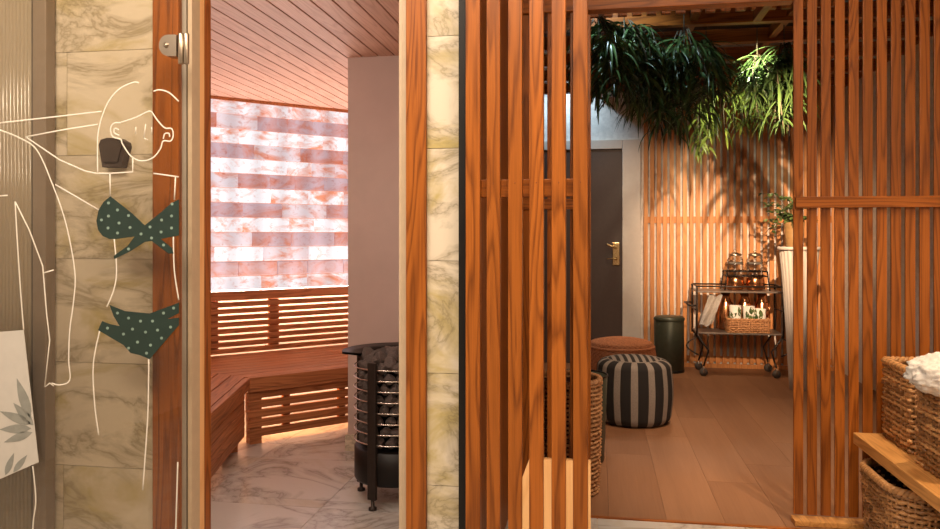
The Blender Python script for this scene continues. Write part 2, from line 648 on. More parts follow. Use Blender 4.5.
# floors
XSR = -1.378
mb = MB()
def floor_tiles(mb, x0, x1, y0, y1, w=0.6):
    nx = math.ceil((x1 - x0) / w); ny = math.ceil((y1 - y0) / w)
    for i in range(nx):
        for j in range(ny):
            mb.box((x0 + i * w + 0.0015, y0 + j * w + 0.0015, -0.02),
                   (min(x1, x0 + (i + 1) * w) - 0.0015, min(y1, y0 + (j + 1) * w) - 0.0015, 0))
floor_tiles(mb, -3.6, 1.62, -1.6, YR - 0.06)
floor_tiles(mb, -3.6, -0.44, YR - 0.06, 4.15)
floor_tiles(mb, -3.6, XSR + 0.05, 4.15, 6.6)
fl = struct(mb.build('floor', M['marble_floor']))
g = MB(); g.box((-3.6, -1.6, -0.06), (1.62, YR - 0.06, -0.003)); g.box((-3.6, YR - 0.06, -0.06), (-0.44, 4.15, -0.003)); g.box((-3.6, 4.15, -0.06), (XSR + 0.05, 6.6, -0.003))
g.build('grout_backing', M['grout'], fl)
mb = MB()
w = 0.24
x = -1.15
i = 0
while x < 3.3:
    y = YR - 0.06 - RND.uniform(0, 1.4)
    while y < YF:
        y2 = y + RND.uniform(1.3, 1.9)
        a, b2 = max(y, YR - 0.06 if x > -0.4 else 4.2), min(y2, YF)
        if b2 > a + 0.02:
            mb.box((max(x, -0.37 if a < 4 else -1.15) + 0.0005, a + 0.0005, -0.02), (x + w - 0.0005, b2 - 0.0005, 0))
        y = y2
    x += w
struct(mb.build('floor', M['planks']))
mb = MB(); mb.box((-0.05, YR - 0.075, -0.01), (xat(797, YR), YR - 0.055, 0.004))
struct(mb.build('trim_7', M['oak_h']))

# room walls
mb = MB(); mb.box((-1.2, YF, 0), (3.3, YF + 0.1, 3.1)); struct(mb.build('wall_back', M['white_wall']))
XRW = 3.0
XRW = at_y(838, HY, YF).x
mb = MB(); mb.box((XRW, YR + 0.1, 0), (XRW + 0.1, YF, 3.1)); struct(mb.build('wall_right', M['white_wall']))
mb = MB(); mb.box((-1.2, 4.2, 0), (-1.1, YF, 3.1)); struct(mb.build('wall_left', M['white_wall']))
mb = MB(); mb.box((-0.44, YW + 0.101, 0), (X_mend, 4.2, 3.0)); struct(mb.build('wall_left', M['dark_wall']))
mb = MB(); mb.box((-1.2, YR + 0.05, 3.0), (3.3, YF + 0.1, 3.1)); struct(mb.build('ceiling', M['dark_ceiling']))
mb = MB(); mb.box((1.62, -1.6, 0), (1.72, YR + 0.1, 2.85)); struct(mb.build('wall_right', M['white_wall']))
mb = MB(); mb.box((-3.6, -1.6, 2.8), (1.72, YR + 0.05, 2.9)); struct(mb.build('ceiling', M['white_wall']))
mb = MB(); mb.box((-3.6, -1.7, 0), (1.72, -1.6, 2.85)); struct(mb.build('wall_behind', M['white_wall']))
mb = MB(); mb.box((-3.0, -1.6, 0), (-2.9, YW + 0.1, 2.85)); struct(mb.build('wall_left', M['white_wall']))

# baseboard along the far wall
mb = MB(); mb.box((xat(643, YF), YF - 0.055, 0.0), (XRW, YF - 0.04, 0.035)); struct(mb.build('baseboard_back', M['far_slat']))

# ------------------------------------------------------------------ sauna shell
D45 = Vector((0.7071, 0.7071, 0))
N45 = Vector((0.7071, -0.7071, 0))
SALT0 = Vector((-2.748, 5.086, 0))      # a point on the salt wall
XSR = -1.378                             # return wall face
HC = 2.2
# ceiling planks run in depth
mb = MB()
x = -3.5
while x < -0.55:
    mb.box((x + 0.004, YW + 0.13, HC), (min(x + 0.092, -0.47) - 0.004, 6.6, HC + 0.02), bev=0.002)
    x += 0.092
ce = struct(mb.build('ceiling', M['ceil_plank']))
g = MB(); g.box((-3.5, YW + 0.13, HC + 0.012), (-0.47, 6.6, HC + 0.05)); g.build('plank_backing', M['dark_gap'], ce)
# right sauna wall (facing), with return
mb = MB(); mb.box((XSR, 4.09, 0), (-0.44, 4.2, HC + 0.02)); o = struct(mb.build('wall_back', M['sauna_wall']))
mb = MB(); mb.box((XSR, 4.2, 0), (XSR + 0.1, 6.6, HC + 0.02))
struct(mb.build('wall_right', M['sauna_wall']))
mb = MB(); mb.box((XSR - 0.012, 4.075, 0), (-0.47, 4.09, 0.09)); mb.box((XSR - 0.012, 4.09, 0), (XSR, 4.6, 0.09))
struct(mb.build('baseboard_right', M['marble']))
mb = MB(); mb.box((-0.5, YW + 0.113, 0), (-0.445, 4.09, HC + 0.02)); struct(mb.build('wall_right', M['sauna_wall']))
# left sauna wall (hidden by jamb)
LD = Vector((0.209, -0.815, 0)).normalized()
PC = at_h(249, 378, 0.39)                # inner corner of seat edge
mb = MB()
p0 = PC + LD * 1.75 - Vector((0.95, 0.24, 0))
mb.prism([(-3.25, 2.22, 0), (-3.15, 2.22, 0), (-3.05, 5.02, 0), (-3.15, 5.02, 0)], (0, 0, HC))
struct(mb.build('wall_left', M['sauna_wall']))
# salt wall : blocks in courses, length axis local x
RM = Matrix.Translation(SALT0) @ Matrix.Rotation(radians(45), 4, 'Z')
L0, L1 = -0.4, 1.93
rows = 13
zb, zt = 0.80, HC - 0.005
rh = (zt - zb) / rows
mb = MB()
vals = []
r2 = random.Random(3)
for r in range(rows):
    x = L0 - r2.uniform(0, 0.15)
    bright = 1.0 if (rows - 1 - r) % 2 == 0 else 0.0
    while x < L1:
        wd = r2.choice([0.2, 0.24, 0.3, 0.36])
        n0 = len(mb.v)
        a, b2 = max(x, L0), min(x + wd, L1)
        if b2 - a > 0.02:
            mb.box((a + 0.002, -0.05 - r2.uniform(0, 0.006), zb + r * rh + 0.002), (b2 - 0.002, 0.0, zb + (r + 1) * rh - 0.002), bev=0.007)
            bv = bright
            if r2.random() < 0.10:
                bv = 0.45
            if bright and r in (0, 12):
                bv = 0.8
            vals += [bv] * (len(mb.v) - n0)
        x += wd
so = mb.build('wall_back', M['salt'])
at = so.data.attributes.new('row_light', 'FLOAT', 'POINT')
at.data.foreach_set('value', vals)
so.matrix_world = RM
struct(so)
g = MB(); g.box((L0, -0.03, zb), (L1, 0.02, zt)); g.build('mortar', M['salt_back'], so)
mb = MB(); mb.box((L0, -0.05, 0), (L1, 0.03, zb)); o = mb.build('wall_back', M['sauna_wall']); o.matrix_world = RM; struct(o)
mb = MB(); mb.box((L0, -0.075, HC - 0.022), (L1, -0.05, HC)); o = mb.build('trim_8', M['cedar']); o.matrix_world = RM; struct(o)

# ------------------------------------------------------------------ sauna bench
S_H = 0.39
# local frame of the back bench : origin at SALT0, x along wall, y into the wall (so front = negative y)
bx_corner = (PC - SALT0).dot(D45)
dfront = (PC - SALT0).dot(N45)
dback = 0.36
R_end = 1.9
bench = thing('sauna_bench', (SALT0.x + N45.x * 0.8, SALT0.y + N45.y * 0.8, 0),
              'low reddish wooden corner bench with slatted seat and fronts in the sauna', 'bench')
INV = Matrix.Translation(-Vector(bench.location))
BM45 = INV @ RM


def clipx(y):      # where the return wall cuts a line at local depth y
    # world x = SALT0.x + .7071*lx + .7071*(-y)   (y negative = front)
    return (XSR - 0.004 - SALT0.x + 0.7071 * y) / 0.7071


# miter direction between two benches
mb = MB()
nb = 9
for k in range(nb):
    ya = -dback - (dfront - 0.03 - dback) * k / nb
    yb = -dback - (dfront - 0.03 - dback) * (k + 1) / nb
    # slats run along wall; left end mitred: line from corner to outward back
    def lend(y):
        return bx_corner - (dfront + y) * 0.42
    a0, a1 = lend(ya), lend(yb)
    c0, c1 = clipx(ya), clipx(yb)
    t = 0.004
    poly = [BM45 @ Vector(p) for p in ((a1, yb + t, S_H - 0.028), (c1, yb + t, S_H - 0.028), (c0, ya - t, S_H - 0.028), (a0, ya - t, S_H - 0.028))]
    mb.prism(poly, (0, 0, 0.028))
mb.build('seat', M['cedar'], bench)
# left bench seat : slats along LD
LN = Vector((LD.y, -LD.x, 0))            # to the right/left?
if LN.x > 0:
    LN = -LN                              # pointing to the left wall
mb = MB()
nl = 8
LL = 1.5
md = RM.to_3x3() @ Vector((-0.42, 1.0, 0))   # mitre direction in world
for k in range(nl):
    s0, s1 = 0.03 + 0.72 * k / nl + 0.004, 0.03 + 0.72 * (k + 1) / nl - 0.004
    def start(s):
        # point on mitre line with offset s from the front edge
        tt = s / md.dot(LN)
        return PC + md * tt
    a, b2 = start(s0), start(s1)
    e = PC + LD * LL
    ea, eb = e + LN * s0, e + LN * s1
    poly = [Vector((p.x, p.y, S_H - 0.028)) - Vector(bench.location) for p in (a, ea, eb, b2)]
    mb.prism(poly, (0, 0, 0.028))
mb.build('seat', M['cedar_y'], bench)


def apron(p, d, length, nin, mat, skip_gap=True, mullions=()):
    """front panel : edge board + slats with gaps, hanging below the seat edge"""
    mb = MB()
    ang = math.atan2(d.y, d.x)
    T = INV @ Matrix.Translation(Vector((p.x, p.y, 0))) @ Matrix.Rotation(ang, 4, 'Z')
    s = 1 if nin.dot(Vector((-d.y, d.x, 0))) > 0 else -1
    def bx(x0, x1, y0, y1, z0, z1):
        lo = (x0, min(s * y0, s * y1), z0); hi = (x1, max(s * y0, s * y1), z1)
        mb.box(lo, hi, bev=0.003, mat=T)
    bx(0, length, -0.004, 0.03, S_H - 0.065, S_H)
    z = S_H - 0.085
    hs = 0.043
    for i in range(5):
        bx(0.0, length, 0.02, 0.042, z - hs, z)
        z -= hs + 0.012
    for m_ in mullions:
        bx(m_, m_ + 0.045, 0.042, 0.07, z + 0.012, S_H - 0.03)
    bx(0, length, 0.0, 0.02, S_H - 0.085 - 0.001, S_H - 0.066)
    return mb.build('front_panel', mat, bench)


wlen = (XSR - 0.004 - PC.x) / D45.x - 0.05
apron(PC, D45, wlen, -N45, M['cedar'], mullions=(0.22, 0.58, wlen - 0.06))
# left side front panel is closed boards
mb = MB()
ang = math.atan2(LD.y, LD.x)
T = INV @ Matrix.Translation(Vector((PC.x, PC.y, 0))) @ Matrix.Rotation(ang, 4, 'Z')
s = 1 if LN.dot(Vector((-LD.y, LD.x, 0))) > 0 else -1
mb.box((0, min(-0.004 * s, s * 0.03), S_H - 0.065), (LL, max(-0.004 * s, s * 0.03), S_H), bev=0.003, mat=T)
for i in range(5):
    z = S_H - 0.07 - i * 0.052
    mb.box((0.02, min(s * 0.02, s * 0.045), z - 0.049), (LL, max(s * 0.02, s * 0.045), z), bev=0.002, mat=T)
mb.build('front_panel', M['cedar_y'], bench)
for q in (PC + D45 * 0.05 - N45 * 0.06, PC + LD * 0.10 + LN * 0.085, PC + D45 * 0.78 - N45 * 0.12, PC + LD * 1.3 + LN * 0.1, PC - N45 * 0.8 + D45 * 0.3):
    mb = MB()
    qq = q - Vector(bench.location)
    mb.box((-0.035, -0.035, 0), (0.035, 0.035, S_H - 0.05), bev=0.003, mat=Matrix.Translation((qq.x, qq.y, 0)) @ Matrix.Rotation(radians(45), 4, 'Z'))
    mb.build('leg', M['cedar'], bench)

# backrest against the salt wall
back = thing('bench_backrest', (SALT0.x + N45.x * 0.3, SALT0.y + N45.y * 0.3, S_H),
             'slatted wooden backrest glowing between slats below the salt wall', 'backrest')
BI = Matrix.Translation(-Vector(back.location)) @ RM
mb = MB()
bz0, bz1 = S_H + 0.004, 0.755
ns = 8
ph = (bz1 - bz0) / ns
for i in range(ns):
    z = bz0 + i * ph
    yy = -dback - 0.002
    mb.box((-0.3, yy, z + 0.004), (clipx(yy), yy + 0.02, z + ph - 0.008), bev=0.003, mat=BI)
mb.build('slats', M['cedar'], back)
for xm in (-0.12, 0.31, 1.25):
    mb = MB(); mb.box((xm, -dback + 0.02, bz0), (xm + 0.075, -dback + 0.05, bz1), mat=BI, bev=0.003)
    mb.build('batten', M['cedar'], back)
mb = MB(); mb.box((-0.3, -dback - 0.008, bz1 + 0.004), (clipx(-dback - 0.008), -dback + 0.02, 0.82), bev=0.004, mat=BI)
mb.box((-0.3, -dback + 0.02, 0.79), (clipx(-dback + 0.02), -0.08, 0.815), bev=0.003, mat=BI)
mb.build('top_ledge', M['cedar'], back)


def along45(name, x0, x1, y, z, size, power, col, aim):
    c = RM @ Vector(((x0 + x1) / 2, y, z))
    l = bpy.data.lights.new(name, 'AREA'); l.shape = 'RECTANGLE'
    l.size = x1 - x0; l.size_y = size; l.energy = power; l.color = col
    ob = bpy.data.objects.new(name, l); COL.objects.link(ob)
    zax = -(RM.to_3x3() @ Vector(aim)).normalized()
    xax = D45.copy()
    yax = zax.cross(xax)
    ob.matrix_world = Matrix.Translation(c) @ Matrix((xax, yax, zax)).transposed().to_4x4()


along45('backrest_strip', -0.25, 1.55, -0.30, 0.77, 0.03, 22, (1.0, 0.70, 0.46), (0, 0.55, -0.8))
along45('underbench_strip', bx_corner + 0.0, bx_corner + 0.75, -dfront + 0.12, 0.335, 0.06, 3.5, (1.0, 0.42, 0.13), (0, 0.0, -1))
along45('underbench_strip_back', bx_corner - 0.3, bx_corner + 0.75, -dfront + 0.25, 0.33, 0.03, 6, (1.0, 0.64, 0.36), (0, 1.0, -0.6))
along45('ledge_fill', -0.3, 1.65, -0.13, 0.825, 0.03, 30, (1.0, 0.80, 0.70), (0, -0.75, 1.0))  # added fill light, stands in for the salt wall's glow on the ceiling

# ------------------------------------------------------------------ sauna heater
hc = at_z(396, 236, 3.50); hc.z = 0
HR = 0.19
heater = thing('sauna_heater', (hc.x, hc.y, 0), 'black cylindrical sauna heater with wire cage full of dark stones', 'heater')
mb = MB(); mb.lathe([(0.0, 0.10), (HR - 0.006, 0.10), (HR, 0.11), (HR, 0.245), (HR - 0.01, 0.25), (0, 0.25)], seg=48)
mb.build('body', M['black'], heater)
for k in range(8):
    z = 0.282 + k * 0.047
    mb = MB(); mb.tube([(HR * cos(a * 2 * pi / 48), HR * sin(a * 2 * pi / 48), z) for a in range(48)], 0.0035, 6, closed=True)
    mb.build('cage_ring', M['steel'], heater)
a_front = math.atan2(-1, -0.30) + 0.0
for k in range(4):
    a = math.atan2(*(lambda v: (v.y, v.x))(Vector((at_z(373, 236, 3.33).x - hc.x, at_z(373, 236, 3.33).y - hc.y, 0)))) + k * pi / 2
    mb = MB()
    T = Matrix.Rotation(a, 4, 'Z')
    mb.box((HR - 0.004, -0.021, 0.045), (HR + 0.014, 0.021, 0.645), bev=0.003, mat=T)
    lg = mb.build('post', M['iron'], heater)
    f = MB(); c = T @ Vector((HR + 0.002, 0, 0))
    f.lathe([(0.0, 0.0), (0.018, 0.0), (0.018, 0.012), (0.008, 0.016), (0.008, 0.05), (0, 0.05)], c=c, seg=16)
    f.build('foot', M['iron'], lg)
mb = MB()
ad = math.atan2(hc.y, hc.x)
for (r0, r1, z0, z1) in ((HR - 0.03, HR + 0.055, 0.655, 0.665),):
    mb.lathe([(r0, z0), (r1, z0 + 0.012), (r1, z1 + 0.012), (r0, z1), (r0, z0)], seg=48, a0=ad - 1.75, a1=ad + 1.75)
mb.build('top_collar', M['black'], heater)
mb = MB(); mb.lathe([(0.11, 0.25), (0.11, 0.60), (0, 0.62)], seg=24); mb.build('core', M['black'], heater)


def stone_mesh(seed):
    bm = bmesh.new()
    bmesh.ops.create_icosphere(bm, subdivisions=2, radius=1)
    rr = random.Random(seed)
    off = Vector((rr.uniform(0, 50), rr.uniform(0, 50), rr.uniform(0, 50)))
    for v in bm.verts:
        n = mnoise.noise(v.co * 1.1 + off) * 0.38 + mnoise.noise(v.co * 2.7 + off) * 0.14
        v.co *= 1 + n
    # facets
    for _ in range(5):
        d = Vector((rr.uniform(-1, 1), rr.uniform(-1, 1), rr.uniform(-1, 1))).normalized()
        for v in bm.verts:
            p = v.co.dot(d)
            if p > 0.72:
                v.co -= d * (p - 0.72)
    me = bpy.data.meshes.new('sauna_stone')
    bm.to_mesh(me); bm.free()
    me.materials.append(M['stone'])
    return me


sm = [stone_mesh(k) for k in range(6)]
rs = random.Random(11)
k = 0
for lev in range(8):
    z = 0.285 + lev * 0.047
    nst = 17
    for j in range(nst):
        a = 2 * pi * (j + 0.5 * (lev % 2)) / nst + rs.uniform(-0.04, 0.04)
        v = Vector((cos(a), sin(a), 0))
        if v.dot(Vector((-hc.x, -hc.y, 0)).normalized()) < -0.15 and lev < 7:
            continue
        if v.dot(Vector((1, 0.05, 0)).normalized()) > 0.75:
            continue
        o = bpy.data.objects.new('sauna_stone', sm[k % 6]); COL.objects.link(o)
        o.location = hc + v * (HR - 0.042) + Vector((0, 0, z))
        s = rs.uniform(0.026, 0.031)
        o.scale = (s, s * rs.uniform(0.85, 1.1), s * rs.uniform(0.8, 1.0))
        o.rotation_euler = (rs.uniform(0, 6), rs.uniform(0, 6), rs.uniform(0, 6))
        tag(o, 'dark rough stone packed behind the steel rings of the sauna heater', 'stone', 'stones stacked in the heater cage')
        k += 1
for j in range(17):
    a = rs.uniform(0, 2 * pi); r = 0.135 * sqrt(rs.random())
    o = bpy.data.objects.new('sauna_stone', sm[j % 6]); COL.objects.link(o)
    o.location = hc + Vector((r * cos(a), r * sin(a), 0.640 + rs.uniform(-0.01, 0.02)))
    s = rs.uniform(0.032, 0.044)
    o.scale = (s, s, s * 0.8); o.rotation_euler = (rs.uniform(0, 6), rs.uniform(0, 6), rs.uniform(0, 6))
    tag(o, 'dark rough stone heaped loose on the open top of the sauna heater', 'stone', 'stones heaped on top of the heater')

# ------------------------------------------------------------------ ribbed glass partition
YG = YW - 0.035
part_ = thing('glass_partition', (xat(34, YG) - 0.2, YG, 0), 'ribbed frosted glass panel with taupe metal post beside the marble wall', 'partition')
mb = MB()
x0, x1 = -2.55, xat(35, YG)
rp = 0.0125
nr = int((x1 - x0) / rp)
verts, faces = [], []
seg = 5
yb = 0.004
cnt = nr * seg + 1
for i in range(cnt):
    ph_ = (i % seg) / seg
    yy = -0.0045 * sin(pi * ph_) - 0.002
    xx = x0 + (x1 - x0) * i / (cnt - 1) - part_.location.x
    verts += [(xx, yy, 0.0), (xx, yy, 2.5), (xx, yb, 0.0), (xx, yb, 2.5)]
for i in range(cnt - 1):
    a, b2 = i * 4, (i + 1) * 4
    faces += [[a, b2, b2 + 1, a + 1], [b2 + 2, a + 2, a + 3, b2 + 3], [a + 1, b2 + 1, b2 + 3, a + 3], [a, a + 2, b2 + 2, b2]]
mb.add(verts, faces, 0, True)
mb.build('ribbed_pane', M['ribbed'], part_)
mb = MB(); mb.box((xat(35, YG) - part_.location.x, -0.012, 0), (xat(48.5, YG) - part_.location.x, 0.03, 2.5), bev=0.003)
mb.box((xat(34, YG) - part_.location.x, -0.010, 0), (xat(36.5, YG) - part_.location.x, 0.012, 2.5), mi=1)
mb.build('post', [M['taupe'], M['black']], part_)

# dark tapered fitting on the marble, seen through the door glass
fp = at_y(118, 153, YW)
fit = thing('wall_fitting', (fp.x, YW, fp.z), 'dark brown tapered fitting on the marble wall behind the glass', 'fitting')
def ppx(px, py, Y):
    return at_y(px, py, Y) - fp
poly = [at_y(x_, y_, YW) - Vector((fp.x, YW, fp.z)) for x_, y_ in ((105, 146), (107, 141), (113, 139), (125, 139.5), (131, 143), (132, 147), (127, 168), (108.5, 168))]
mb = MB(); mb.prism([p + Vector((0, -0.03, 0)) for p in poly], (0, 0.03, 0)); mb.build('holder', M['brown_fit'], fit)
ctr = sum((p for p in poly), Vector()) / len(poly)
mb = MB(); mb.prism([ctr + (p - ctr) * 0.72 + Vector((0, -0.036, 0)) for p in poly], (0, 0.007, 0)); mb.build('face_plate', M['brown_fit'], fit)

# ------------------------------------------------------------------ glass door with drawn figures
YP = 1.985
xe = xat(180.3, YP)
door = thing('glass_door', (xe, YP, 0), 'opened clear glass sauna door printed with white line figures in swimwear', 'door')
OFF = Vector(door.location)
mb = MB(); mb.box((-1.05, 0, 0.03), (0, 0.008, 2.2), bev=0.001); mb.build('pane', M['pane'], door)


def smooth(pts, n=6):
    P = [Vector((a, b, 0)) for a, b in pts]
    if len(P) < 3:
        return pts
    out = []
    for i in range(len(P) - 1):
        p0, p1, p2, p3 = P[max(i - 1, 0)], P[i], P[i + 1], P[min(i + 2, len(P) - 1)]
        for k in range(n):
            t = k / n
            q = 0.5 * ((2 * p1) + (p2 - p0) * t + (2 * p0 - 5 * p1 + 4 * p2 - p3) * t * t + (3 * p1 - p0 - 3 * p2 + p3) * t ** 3)
            out.append((q.x, q.y))
    out.append(pts[-1])
    return out


def ribbon(mb, pts, w=0.0043, sm_=True, yoff=-0.0012):
    if sm_:
        pts = smooth(pts)
    P = [at_y(a, b, YP) - OFF + Vector((0, yoff, 0)) for a, b in pts]
    mb.tube(P, w / 2, 6, ry=None)


# flatten : ribbons are squeezed to film thickness
def flatten(ob, y0, th=0.0012):
    for v in ob.data.vertices:
        v.co.y = y0 + max(-th, min(th, (v.co.y - y0) * 0.25))


mb = MB()
woman = [
    [(98, 173), (97.7, 148), (99.3, 127.6), (107, 105), (118.5, 90), (133, 82.7), (139, 83)],
    [(153.7, 91.3), (160.5, 90), (169.6, 93), (179, 101.5)],
    [(120.8, 123), (114, 123.5), (110.8, 128.8), (112.9, 136.7), (120.8, 139.4), (123, 144.6), (131, 156), (141, 161), (152.6, 158.2), (160.5, 149), (163.4, 141.2), (170.7, 141.2), (173.4, 135.6), (171.8, 128.8), (165, 128), (158, 120.8), (152, 112)],
    [(119.5, 135.5), (114.5, 133), (115, 128.5), (119, 130)],
    [(163.5, 139), (165, 134), (169, 133.5), (170, 137)],
    [(120.8, 122.5), (135, 118), (148, 111.7), (152, 112)],
    [(133, 158), (133, 172), (110, 173.5), (96, 173.4), (85, 171), (60, 160), (26, 137)],
    [(153.7, 173.4), (179, 177)],
    [(0, 123), (50, 117.5), (102, 111.5)],
    [(26, 137), (60, 130.5), (98, 124.5)],
    [(0, 130), (20, 138), (37, 150), (51, 180), (66, 223), (75, 271), (74, 300), (70, 330), (69, 360), (70, 380), (60, 385), (52, 383)],
    [(55.5, 184.5), (100, 210.6)],
    [(110.2, 173), (110.5, 197)],
    [(175.7, 177), (174.6, 200)],
    [(114.5, 239), (116.8, 270.7), (114, 290), (107, 307)],
    [(173.5, 236.7), (174.6, 270.7), (179, 300)],
    [(100, 330), (93.5, 365), (95, 405), (99, 435)],
    [(149, 359), (148, 415), (143, 490)],
    [(178, 462), (176, 529), (174, 590)],
]
for k in range(0, len(woman)):
    ribbon(mb, woman[k], sm_=(k not in (6, 9)))
for a, b2 in (((136, 127), (136, 134)), ((146, 124), (144, 138)), ((144, 138), (148, 140)), ((152, 127), (152, 134))):
    ribbon(mb, [a, b2], 0.003)
ln = mb.build('line_drawing', M['white_line'], door); flatten(ln, -0.0012)
mb = MB()
man = [
    [(0, 196), (8, 195.4)],
    [(15.4, 201.5), (18, 248), (21.5, 300), (24, 330)],
    [(15.4, 201.5), (29.5, 230), (43, 266), (47, 315), (50, 340), (45, 387), (50, 383), (54, 386)],
    [(44, 273), (54, 270)],
    [(33, 466), (36, 500), (33, 529), (32, 600)],
]
for k, l_ in enumerate(man):
    ribbon(mb, l_, sm_=(k not in (2,)))
ln = mb.build('line_drawing', M['white_line'], door); flatten(ln, -0.0012)


def in_poly(p, poly):
    c = False
    n = len(poly)
    for i in range(n):
        x1_, y1_ = poly[i]; x2_, y2_ = poly[i - 1]
        if (y1_ > p[1]) != (y2_ > p[1]) and p[0] < (x2_ - x1_) * (p[1] - y1_) / (y2_ - y1_) + x1_:
            c = not c
    return c


def decal(name, poly, mats, dots=None, dotr=2.0, th=0.0016):
    bm = bmesh.new()
    vs = [bm.verts.new(at_y(a, b, YP) - OFF + Vector((0, -0.0005, 0))) for a, b in poly]
    f = bm.faces.new(vs)
    r = bmesh.ops.extrude_face_region(bm, geom=[f])
    for e in r['geom']:
        if isinstance(e, bmesh.types.BMVert):
            e.co.y -= th
    bmesh.ops.triangulate(bm, faces=[f for f in bm.faces if len(f.verts) > 4])
    mb = MB(); mb.bm(bm)
    for (a, b) in dots or []:
        pts = [at_y(a + dotr * cos(t * pi / 6), b + dotr * sin(t * pi / 6), YP) - OFF + Vector((0, -0.0005 - th - 0.0004, 0)) for t in range(12)]
        mb.prism(pts, (0, 0.0008, 0), mi=1)
    return mb.build(name, mats, door)


top = [(110.7, 196.3), (104, 202), (99, 210), (96.8, 221), (98.5, 230), (103, 236), (110, 239), (117, 239), (135, 236.5), (128, 246), (114, 256), (115, 259), (131, 251), (145, 242), (152, 241), (169, 253.7), (174, 253.5), (172.3, 248), (161, 239), (179.3, 235.5), (179.3, 199.3), (172, 203), (158, 215), (145, 225.4), (132, 213)]
tdots = [(109, 203), (118, 210), (109, 216), (119.5, 223), (108.5, 228), (129, 215.5), (130.5, 227.5), (118, 233), (141.5, 234), (150.5, 227), (162, 220), (172.5, 204), (172, 216), (161.5, 232), (172, 228), (102, 220), (152, 238), (129, 249), (164, 245)]
decal('bikini_top', top, [M['green_vinyl'], M['mint']], tdots, 1.45)
bot = [(110, 305), (125, 311), (150, 313.5), (179.3, 302.5), (179.3, 313), (168, 319), (179.3, 317.5), (179.3, 325), (150, 359), (140, 355), (131, 353), (124, 345), (112, 338), (98.5, 330), (102.5, 321), (110, 324), (120, 326), (114, 316)]
bdots = [(118, 313), (129, 318), (141, 321), (153, 321), (133, 329), (146, 332), (158, 330), (124, 334), (138, 342), (151, 345), (162, 338), (171, 327), (164, 313), (174, 308), (108, 328), (147, 353), (129, 348)]
decal('bikini_bottom', bot, [M['green_vinyl'], M['mint']], bdots, 1.45)


def leafp(x, y, ang, L, w):
    pts = []
    for t in range(0, 7):
        s = t / 6
        pts.append((s * L, w * sin(pi * s ** 0.8)))
    for t in range(5, 0, -1):
        s = t / 6
        pts.append((s * L, -w * sin(pi * s ** 0.8)))
    c, s_ = cos(ang), sin(ang)
    return [(x + a * c - b * s_, y + a * s_ + b * c) for a, b in pts]


tr = decal('swim_trunks', [(-30, 334), (24, 330), (39, 462), (0, 479), (-30, 490)], M['trunk_vinyl'])
mb = MB()
for (x_, y_, a_, L_, w_) in ((34, 425, -2.3, 30, 4.5), (31, 418, -1.9, 42, 5), (32, 424, -2.75, 34, 4.5), (32, 428, 3.1, 32, 4.5), (33, 432, 2.8, 30, 4), (6, 475, -1.2, 24, 3.2), (14, 472, -0.9, 22, 3), (0, 478, -2.2, 22, 3.5), (-4, 420, -1.9, 30, 4)):
    pl = [(a, b) for a, b in leafp(x_, y_, a_, L_, w_)]
    mb.prism([at_y(a, b, YP) - OFF + Vector((0, -0.0029, 0)) for a, b in pl], (0, 0.0008, 0))
mb.build('leaf_print', M['leaf_print'], tr)

# hinge
hg = at_y(178, 47, YP)
mb = MB()
poly = []
for t in range(13):
    a = pi / 2 + pi * t / 12
    poly.append((170 + 8.8 * cos(a), 46.3 - 10.6 * sin(a)))
poly += [(178.5, 57), (178.5, 35.7)]
mb.prism([at_y(a, b, YP) - OFF + Vector((0, -0.012, 0)) for a, b in poly], (0, 0.034, 0))
hin = mb.build('hinge', M['chrome'], door)
mb = MB()
c1 = at_y(182, 50, YP - 0.005) - OFF
for (px_, r_) in ((181.2, 0.0085), (186.5, 0.0075)):
    p1 = at_y(px_, 64, YP - 0.01) - OFF; p2 = at_y(px_, 33.5, YP - 0.01) - OFF
    mb.tube([p1, p1 * 0.97 + p2 * 0.03, p2 * 0.97 + p1 * 0.03, p2], [r_ * 0.85, r_, r_, r_ * 0.85], 16)
mb.build('knuckle', M['chrome'], hin)
pa = at_y(180.5, 62, YP) - OFF; pb = at_y(184, 36, YP) - OFF
mb = MB(); mb.box((pa.x, 0.0, pa.z), (pb.x, 0.03, pb.z), bev=0.002); mb.build('plate', M['chrome'], hin)
mb = MB(); q = at_y(168.5, 46, YP) - OFF
mb.tube([(q.x, -0.0155, q.z), (q.x, -0.011, q.z)], 0.007, 12); mb.build('screw', M['chrome'], hin)

# ------------------------------------------------------------------ slatted screens
def slat_screen_mesh(mb, spans, y0, y1, z0, z1, bev=0.002):
    for a, b2 in spans:
        mb.box((a, y0, z0), (b2, y1, z1), bev=bev)


# front screen
YS = 2.02
t = thing('slatted_screen', (xat(528, YS), YS, 0), 'tall oak slat screen standing free next to the marble strip, nearest the camera', 'screen')
ox = t.location.x
px_s = [(465.5, 480), (486.5, 500), (508, 522), (529.2, 543.5), (551.5, 565.8), (573, 587.8)]
mb = MB(); slat_screen_mesh(mb, [(xat(a, YS) - ox, xat(b, YS) - ox) for a, b in px_s], 0, 0.028, 0, 2.75); mb.build('slats', M['oak_v'], t)
mb = MB(); zr0, zr1 = at_y(530, 197, YS + 0.028).z, at_y(530, 179, YS + 0.028).z
mb.box((xat(465.5, YS) - ox, 0.028, zr0), (xat(587.8, YS) - ox, 0.046, zr1), bev=0.002); mb.build('rail', M['oak_h'], t)
for a, b in px_s:
    mb = MB()
    xm = (xat(a, YS) + xat(b, YS)) / 2 - ox
    zz = (zr0 + zr1) / 2 + 0.012
    mb.tube([(xm, -0.0006, zz), (xm, 0.003, zz)], 0.0018, 8)
    mb.build('screw_head', M['oak_dark'], t)
